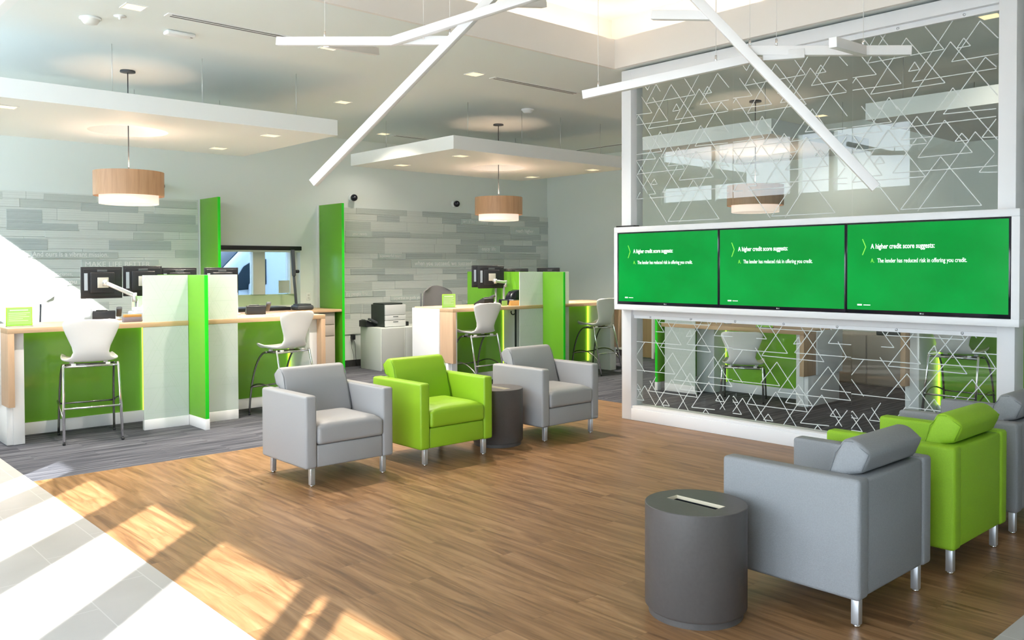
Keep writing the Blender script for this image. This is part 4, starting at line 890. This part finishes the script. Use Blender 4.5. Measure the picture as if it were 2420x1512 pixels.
def desk_phone(loc, rz, label):
    t = thing('desk_phone', label, 'telephone', loc, rz)
    q = MB(); q.prism([(-0.1, 0), (0.1, 0), (0.1, 0.10), (0.07, 0.11), (-0.1, 0.025)], 'X', -0.09, 0.13, BLACK, 0.006); obj('base', q, t)
    q = MB(); q.prism([(-0.11, 0.03), (0.085, 0.118), (0.075, 0.15), (0.02, 0.13), (-0.06, 0.09), (-0.12, 0.065)], 'X', -0.155, -0.10, DGREY, 0.01); obj('handset', q, t)
    q = MB(); q.bar((0.04, 0.015, 0.092), (0.04, 0.078, 0.117), 0.11, 0.006, mat('lcd_grey', (0.22, 0.25, 0.24), 0.2)); obj('display', q, t)
    q = MB()
    for i in range(3):
        for j in range(4): q.box(0.0+i*0.03, 0.02+i*0.03, -0.085+j*0.022, -0.07+j*0.022, 0.038+j*0.0095, 0.044+j*0.0095, DGREY, 0.002)
    obj('keys', q, t)
    return t
ph = desk_phone((4.60, 9.60, 1.10), R(160), 'black desk telephone on the desk below the drive-up window')
place(ph, (2.90, 9.60, 1.10), R(165), 'black desk telephone on the left desk below the silver monitor arm')
place(ph, (8.07, 9.50, 1.10), R(190), 'black desk telephone on the middle desk under the tilted monitors')
place(ph, (7.665, 11.96, 0.686), R(90), 'black desk telephone on the grey cabinet beside the printer')
q = MB(); q.box(-0.14, 0.14, -0.1, 0.1, 0, 0.004, PAPER); q.box(0.05, 0.3, -0.06, 0.15, 0.004, 0.006, PAPER); o = obj('papers', q); o.location = (4.32, 9.22, 1.10); tag(o, 'white papers lying on the desk below the drive-up window', 'papers')
q = MB(); q.box(-0.14, 0.16, -0.1, 0.1, 0, 0.005, PAPER); o = obj('papers', q); o.location = (2.85, 9.3, 1.10); tag(o, 'white papers lying on the left desk behind the stool', 'papers')
q = MB(); q.box(-0.14, 0.16, -0.1, 0.1, 0, 0.005, PAPER); o = obj('papers', q); o.location = (9.55, 9.3, 1.10); tag(o, 'white papers on the desk left of the glass screen post', 'papers')

# ---------------------------------------------------------------- monitors on arms (screen faces +y, back towards the lobby)
def monitor(label, loc, rz, w=0.415, h=0.335, arm=None, tilt=0):
    t = thing('monitor', label, 'monitor', loc, rz)
    q = MB(); q.box(-w/2, w/2, 0.0, 0.03, -h/2, h/2, BLACK, 0.006)
    q.prism([(-w/2+0.02, -h/2+0.02), (w/2-0.02, -h/2+0.02), (w/2-0.02, h/2-0.02), (-w/2+0.02, h/2-0.02)], 'Y', -0.012, 0.002, BLACK, 0.006)
    q.box(-w*0.3, w*0.3, -0.034, -0.01, -h*0.33, h*0.33, BLACK, 0.01); q.box(-0.05, 0.05, -0.017, -0.011, h/2-0.055, h/2-0.03, DGREY, 0.002); obj('casing', q, t)
    q = MB(); q.box(-w/2+0.012, w/2-0.012, 0.0295, 0.031, -h/2+0.014, h/2-0.012, mat('monitor_screen', (0.02, 0.03, 0.05), 0.2, emit=(0.3, 0.45, 0.7), estr=0.25)); obj('screen', q, t)
    q = MB(); q.box(-0.056, 0.056, -0.042, -0.034, -0.055, 0.055, mat('mount_plate', (0.55, 0.55, 0.5), 0.4, 0.3), 0.006); obj('mount_plate', q, t, 'pale square mounting plate')
    q = MB(); q.box(-w/2+0.028, -w/2+0.062, -0.0135, -0.0115, -h*0.24, h*0.30, mat('rating_label', (0.35, 0.42, 0.5), 0.5)); obj('label_sticker', q, t)
    return t
def arm_stand(t, base, tgt, elbow):
    """silver articulated arm from a desk base up to the back of monitor t"""
    t.matrix_basis  # parts are given in world coordinates
    L0, e, g = Vector(base), Vector(elbow), Vector(tgt)
    q = MB(); q.lathe([(0, L0.z), (0.05, L0.z), (0.05, L0.z+0.014), (0.02, L0.z+0.02), (0.018, e.z-0.02), (0, e.z-0.02)], ALU, L0.x, L0.y, 24); obj('arm_post', q, t, 'silver arm post', world=True)
    q = MB(); q.bar((L0.x, L0.y, e.z-0.03), (e.x, e.y, e.z-0.03), 0.04, 0.03, ALU, 0.008); q.lathe([(0, e.z-0.05), (0.026, e.z-0.05), (0.026, e.z+0.05), (0, e.z+0.05)], ALU, e.x, e.y, 20); obj('lower_arm', q, t, 'silver lower arm', world=True)
    q = MB(); q.bar((e.x, e.y, e.z+0.02), g, 0.042, 0.045, ALU, 0.012); q.lathe([(0, g.z-0.035), (0.024, g.z-0.035), (0.024, g.z+0.035), (0, g.z+0.035)], ALU, g.x, g.y, 20); q.bar(g, (g.x, g.y+0.05, g.z), 0.03, 0.03, ALU, 0.006); obj('upper_arm', q, t, 'silver upper arm', world=True)
def pair(dx, n, tilt, where):
    m1 = monitor('black monitor seen from behind, left of the pair on the %s' % where, (2.895+dx[0], 9.70+dx[1], 1.50), R(tilt[0])); m2 = monitor('black monitor seen from behind, right of the pair on the %s' % where, (3.38+dx[2], 9.88+dx[3], 1.51), R(tilt[1]))
    return m1, m2
m1, m2 = pair((0, 0, 0, 0), 0, (0, -4), 'left desk')
arm_stand(m1, (3.21, 9.58, 1.10), (2.90, 9.61, 1.50), (3.18, 9.56, 1.34)); arm_stand(m2, (3.46, 9.70, 1.10), (3.38, 9.80, 1.51), (3.47, 9.74, 1.38))
m1, m2 = pair((5.545, 0.08, 5.165, 0.17), 0, (-20, -24), 'middle desk')
arm_stand(m1, (8.64, 9.72, 1.10), (8.45, 9.70, 1.44), (8.66, 9.70, 1.40)); arm_stand(m2, (8.68, 9.95, 1.10), (8.53, 9.96, 1.48), (8.69, 9.93, 1.38))
for lab, x, y, z, wd, bx in (('black monitor whose top shows above the left frosted panel', 3.80, 9.92, 1.49, 0.415, 3.90), ('black monitor beside the green divider, in front of the drive-up window', 4.30, 9.90, 1.49, 0.415, 4.37),
                     ('black monitor whose top edge shows over the green divider of the middle desks', 9.09, 9.92, 1.46, 0.5, 9.02), ('black monitor whose top edge shows right of the middle green divider', 9.80, 9.92, 1.47, 0.5, 9.87)):
    m = monitor(lab, (x, y, z), 0, w=wd); arm_stand(m, (bx, 9.66, 1.10), (x, y-0.09, z), (bx, 9.72, 1.38))

# ---------------------------------------------------------------- sign holders, name plates, scanner
def sign(label, loc):
    t = thing('sign_holder', label, 'sign', loc)
    q = MB(); q.box(-0.113, 0.113, -0.003, 0.003, 0.008, 0.185, SGEDGE, 0.002); q.box(-0.11, 0.11, -0.035, 0.035, 0, 0.008, mat('clear_acrylic_base', (0.3, 0.34, 0.32), 0.2), 0.002); obj('holder', q, t)
    q = MB(); q.box(-0.104, 0.104, -0.0045, -0.0031, 0.018, 0.178, SGREEN); obj('printed_card', q, t)
    q = MB(); q.box(-0.08, 0.075, -0.0052, -0.0046, 0.152, 0.160, TXTW)
    for j, (a, c) in enumerate(((-0.09, 0.09), (-0.09, 0.06), (-0.09, 0.085), (-0.09, 0.03), (-0.09, 0.075))): q.box(a, c, -0.0052, -0.0046, 0.128-j*0.018, 0.131-j*0.018, TXTW)
    obj('printed_lines', q, t, 'white printed lines'); return t
sg = sign('green sign in an acrylic stand at the left end of the left desk', (2.0, 9.2, 1.10))
place(sg, (7.175, 9.2, 1.10), 0, 'green sign in an acrylic stand on the middle desk')
place(sg, (9.30, 5.68, 0.90), R(-90), 'green sign in an acrylic stand on the low desk behind the glass')
t = thing('name_plate', 'wooden name plate lettered FEN on the middle desk', 'name plate', (8.27, 9.06, 1.10))
q = MB(); q.prism([(-0.03, 0), (0.03, 0), (0.0, 0.075)], 'X', -0.11, 0.14, ORANGEW, 0.003); obj('block', q, t)
q = MB(); text_mb(q, 'FEN', 0.062, BLACK, Matrix.Translation((-0.005, -0.021, 0.018)) @ Matrix.Rotation(R(68), 4, 'X'), 0.001, 0.9, bold=0.001); obj('lettering', q, t)
t = thing('name_plate', 'orange and grey name plate block beside the left frosted panel', 'name plate', (3.02, 9.16, 1.10))
q = MB(); q.box(-0.09, 0.09, -0.03, 0.03, 0.0, 0.05, mat('plum_grey', (0.20, 0.18, 0.22), 0.5), 0.003); obj('base', q, t)
q = MB(); q.box(-0.08, 0.09, -0.025, 0.025, 0.05, 0.078, ORANGEW, 0.003); obj('plate', q, t)
t = thing('check_scanner', 'grey and white cheque scanner on the left desk beside the frosted panel', 'scanner', (3.20, 9.36, 1.10))
q = MB(); q.box(-0.12, 0.10, -0.09, 0.12, 0, 0.10, mat('scanner_grey', (0.45, 0.5, 0.58), 0.4), 0.015); obj('body', q, t)
q = MB(); q.box(-0.10, 0.10, -0.03, 0.05, 0.10, 0.14, LAM, 0.01); q.bar((0.0, 0.0, 0.12), (0.09, 0.0, 0.23), 0.08, 0.05, LAM, 0.01); obj('feeder', q, t)
t = thing('check_scanner', 'black cheque scanner with curved back on the middle desk', 'scanner', (8.46, 9.34, 1.10))
q = MB(); q.box(-0.17, 0.14, -0.1, 0.12, 0, 0.08, BLACKG, 0.02); q.prism([(-0.08, 0.07), (0.12, 0.07), (0.12, 0.20), (0.09, 0.22), (0.0, 0.19), (-0.06, 0.12)], 'Y', -0.06, 0.08, BLACKG, 0.01); obj('body', q, t)
q = MB(); q.box(-0.05, 0.05, -0.002, 0.002, 0, 0.075, SGREEN); o = obj('card', q); o.location = (8.10, 9.10, 1.10); tag(o, 'small pale green card standing on the middle desk', 'card')

# ---------------------------------------------------------------- office chairs
def office_chair(label, loc, rz, fab):
    t = thing('office_chair', label, 'chair', loc, rz)
    # front faces +y (towards the wall); rounded curved back
    bm = bmesh.new(); n, m_ = 14, 12; T = []; B = []
    for i in range(m_+1):
        v = i/m_; z = 0.72+0.645*v; hw = (0.240+0.03*math.sin(math.pi*v)) * (1 if v < 0.85 else math.sqrt(max(0.0, 1-((v-0.85)/0.15)**2*0.45)))
        row, rb = [], []
        for k in range(n+1):
            u = -1+2*k/n; zz = z-0.045*max(0, (v-0.8)/0.2)*u*u*1.2
            y = -0.22-0.05*v*v+0.06*u*u
            row.append(bm.verts.new((hw*u, y, zz))); rb.append(bm.verts.new((hw*u, y+0.035, zz)))
        T.append(row); B.append(rb)
    for i in range(m_):
        for k in range(n): bm.faces.new((T[i][k], T[i][k+1], T[i+1][k+1], T[i+1][k])); bm.faces.new((B[i][k], B[i+1][k], B[i+1][k+1], B[i][k+1]))
        for k in (0, n): bm.faces.new((T[i][k], T[i+1][k], B[i+1][k], B[i][k]))
    for k in range(n):
        for i in (0, m_): bm.faces.new((T[i][k], T[i][k+1], B[i][k+1], B[i][k]))
    bmesh.ops.recalc_face_normals(bm, faces=bm.faces[:])
    q = MB(); q.merge(bm, fab, True); obj('backrest', q, t, sharp=50)
    for s in (-1, 1): q = MB(); q.tube([(s*0.255, -0.19, 0.72), (s*0.278, -0.225, 1.0), (s*0.262, -0.245, 1.25)], 0.011, DGREY, 8); obj('back_frame', q, t, 'thin edge bar of the backrest')
    q = MB(); q.box(-0.24, 0.24, -0.20, 0.26, 0.62, 0.70, fab, 0.03, 3); obj('seat', q, t)
    q = MB(); q.tube([(0, 0, 0.10), (0, 0, 0.62)], 0.03, BLACK, 14); q.tube([(0, -0.18, 0.64), (0, -0.25, 0.78)], 0.02, BLACK, 8); obj('gas_column', q, t)
    for s in (-1, 1): q = MB(); q.tube([(s*0.22, 0, 0.65), (s*0.28, 0, 0.66), (s*0.29, 0, 0.86)], 0.012, BLACK, 8); q.box(s*0.29-0.035, s*0.29+0.035, -0.12, 0.13, 0.86, 0.89, BLACK, 0.012); obj('armrest', q, t)
    q = MB()
    for k in range(5): a = 2*math.pi*k/5; q.bar((0, 0, 0.10), (0.29*math.cos(a), 0.29*math.sin(a), 0.075), 0.045, 0.03, BLACK, 0.008)
    obj('star_base', q, t)
    for k in range(5):
        a = 2*math.pi*k/5; q = MB(); q.lathe([(0, -0.02), (0.028, -0.02), (0.03, 0), (0.028, 0.02), (0, 0.02)], BLACK, n=16, M=Matrix.Translation((0.29*math.cos(a), 0.29*math.sin(a), 0.03)) @ Matrix.Rotation(a, 4, 'Z') @ Matrix.Rotation(R(90), 4, 'X')); obj('castor', q, t)
    return t
office_chair('pale office chair behind the left desk in the sunlight', (2.86, 10.60, 0), R(180+8), mat('pale_grey_mesh', (0.40, 0.41, 0.43), 0.8))
office_chair('grey office chair behind the middle desk', (8.13, 10.55, 0), R(180-6), MESHG)

# ---------------------------------------------------------------- printer cabinets, printer, outlets and cords
for k in range(3):
    x0 = 7.60+k*0.45; 
    t = thing('storage_cabinet', ('grey cabinet under the printer', 'grey cabinet right of the one under the printer', 'grey cabinet mostly hidden behind the middle desk')[k], 'cabinet', (x0+0.22, 11.8, 0))
    q = MB(); q.box(x0, x0+0.449, 11.50, 12.10, 0, 0.685, mat('cabinet_pale', (0.62, 0.66, 0.63), 0.45), 0.002); obj('carcass', q, t, world=True)
    q = MB(); q.box(x0+0.012, x0+0.44, 11.482, 11.499, 0.02, 0.675, GREYLAM, 0.003); obj('door', q, t, world=True)
t = thing('printer', 'grey and white laser printer with two paper trays on the cabinet', 'printer', (7.94, 11.80, 0.686))
q = MB(); q.box(-0.20, 0.20, -0.19, 0.20, 0.0, 0.36, PRND, 0.008); q.box(-0.18, 0.19, -0.15, 0.18, 0.355, 0.385, PRND, 0.012); obj('body', q, t)
for z0, z1, nm in ((0.005, 0.105, 'paper_tray'), (0.11, 0.19, 'paper_tray'), (0.195, 0.36, 'front_cover')):
    q = MB(); q.box(-0.195, 0.205, -0.212, -0.185, z0, z1, PRNW, 0.006); o = obj(nm, q, t)
    if nm == 'paper_tray': q = MB(); q.box(-0.045, 0.055, -0.216, -0.2, z1-0.028, z1-0.016, DGREY, 0.003); obj('tray_handle', q, o)
t = thing('cable_adapter', 'small black adapter on the cabinet right of the printer', 'adapter', (8.24, 11.72, 0.686)); q = MB(); q.box(-0.03, 0.03, -0.04, 0.04, 0, 0.07, BLACK, 0.008); obj('body', q, t)
def outlet(x, z, label, plug):
    t = thing('wall_outlet', label, 'outlet', (x, YB, z))
    q = MB(); q.box(-0.037, 0.037, -0.006, 0, -0.058, 0.058, WHITE, 0.003); obj('cover_plate', q, t)
    q = MB()
    for dz in (-0.022, 0.022): q.box(-0.016, 0.016, -0.008, -0.005, dz-0.014, dz+0.014, mat('socket_white', (0.66, 0.68, 0.66), 0.4), 0.002)
    obj('sockets', q, t)
outlet(6.82, 1.19, 'white wall outlet between the drive-up window and the tall green fin', False)
outlet(7.60, 0.46, 'white wall outlet low on the wall left of the printer cabinet', True)
t = thing('power_cord', 'black plug with thin cords hanging to the floor beside the printer cabinet', 'cord', (7.63, 12.3, 0.45))
q = MB(); q.box(-0.045, 0.015, 0.02, 0.09, 0.0, 0.09, BLACK, 0.01); obj('plug', q, t)
q = MB(); q.tube(bez((-0.03, 0.05, 0.0), (-0.10, 0.05, -0.16), (0.05, 0.05, -0.22), (-0.03, 0.05, -0.43)), 0.003, BLACK, 6); q.tube(bez((-0.01, 0.05, 0.0), (0.06, 0.05, -0.1), (0.0, 0.05, -0.3), (0.05, 0.03, -0.43)), 0.003, BLACK, 6); obj('cord', q, t)

# ---------------------------------------------------------------- cabinets against the right wall seen through the lower glass
for k in range(3):
    y1 = 6.62-k*0.56
    t = thing('storage_cabinet', ('beige low cabinet against the far right wall seen through the glass, leftmost of three', 'beige low cabinet against the far right wall seen through the glass, middle of three', 'beige low cabinet against the far right wall under the black printer')[k], 'cabinet', (11.9, y1-0.28, 0))
    q = MB(); q.box(11.63, XR-0.014, y1-0.559, y1, 0, 0.69, BEIGE, 0.003); obj('carcass', q, t, world=True)
    q = MB(); q.box(11.612, 11.629, y1-0.55, y1-0.008, 0.02, 0.68, BEIGE, 0.003); obj('door', q, t, world=True)
t = thing('printer', 'black printer on the beige cabinet behind the glass', 'printer', (11.9, 5.22, 0.691))
q = MB(); q.box(-0.2, 0.2, -0.19, 0.19, 0, 0.28, PRND, 0.012); q.box(-0.212, -0.19, -0.18, 0.18, 0.02, 0.10, DGREY, 0.005); obj('body', q, t)
m = monitor('black monitor seen through the glass on the low desk', (9.72, 6.25, 1.20), R(-90))
arm_stand(m, (9.60, 6.40, 0.90), (9.62, 6.25, 1.20), (9.60, 6.38, 1.06))
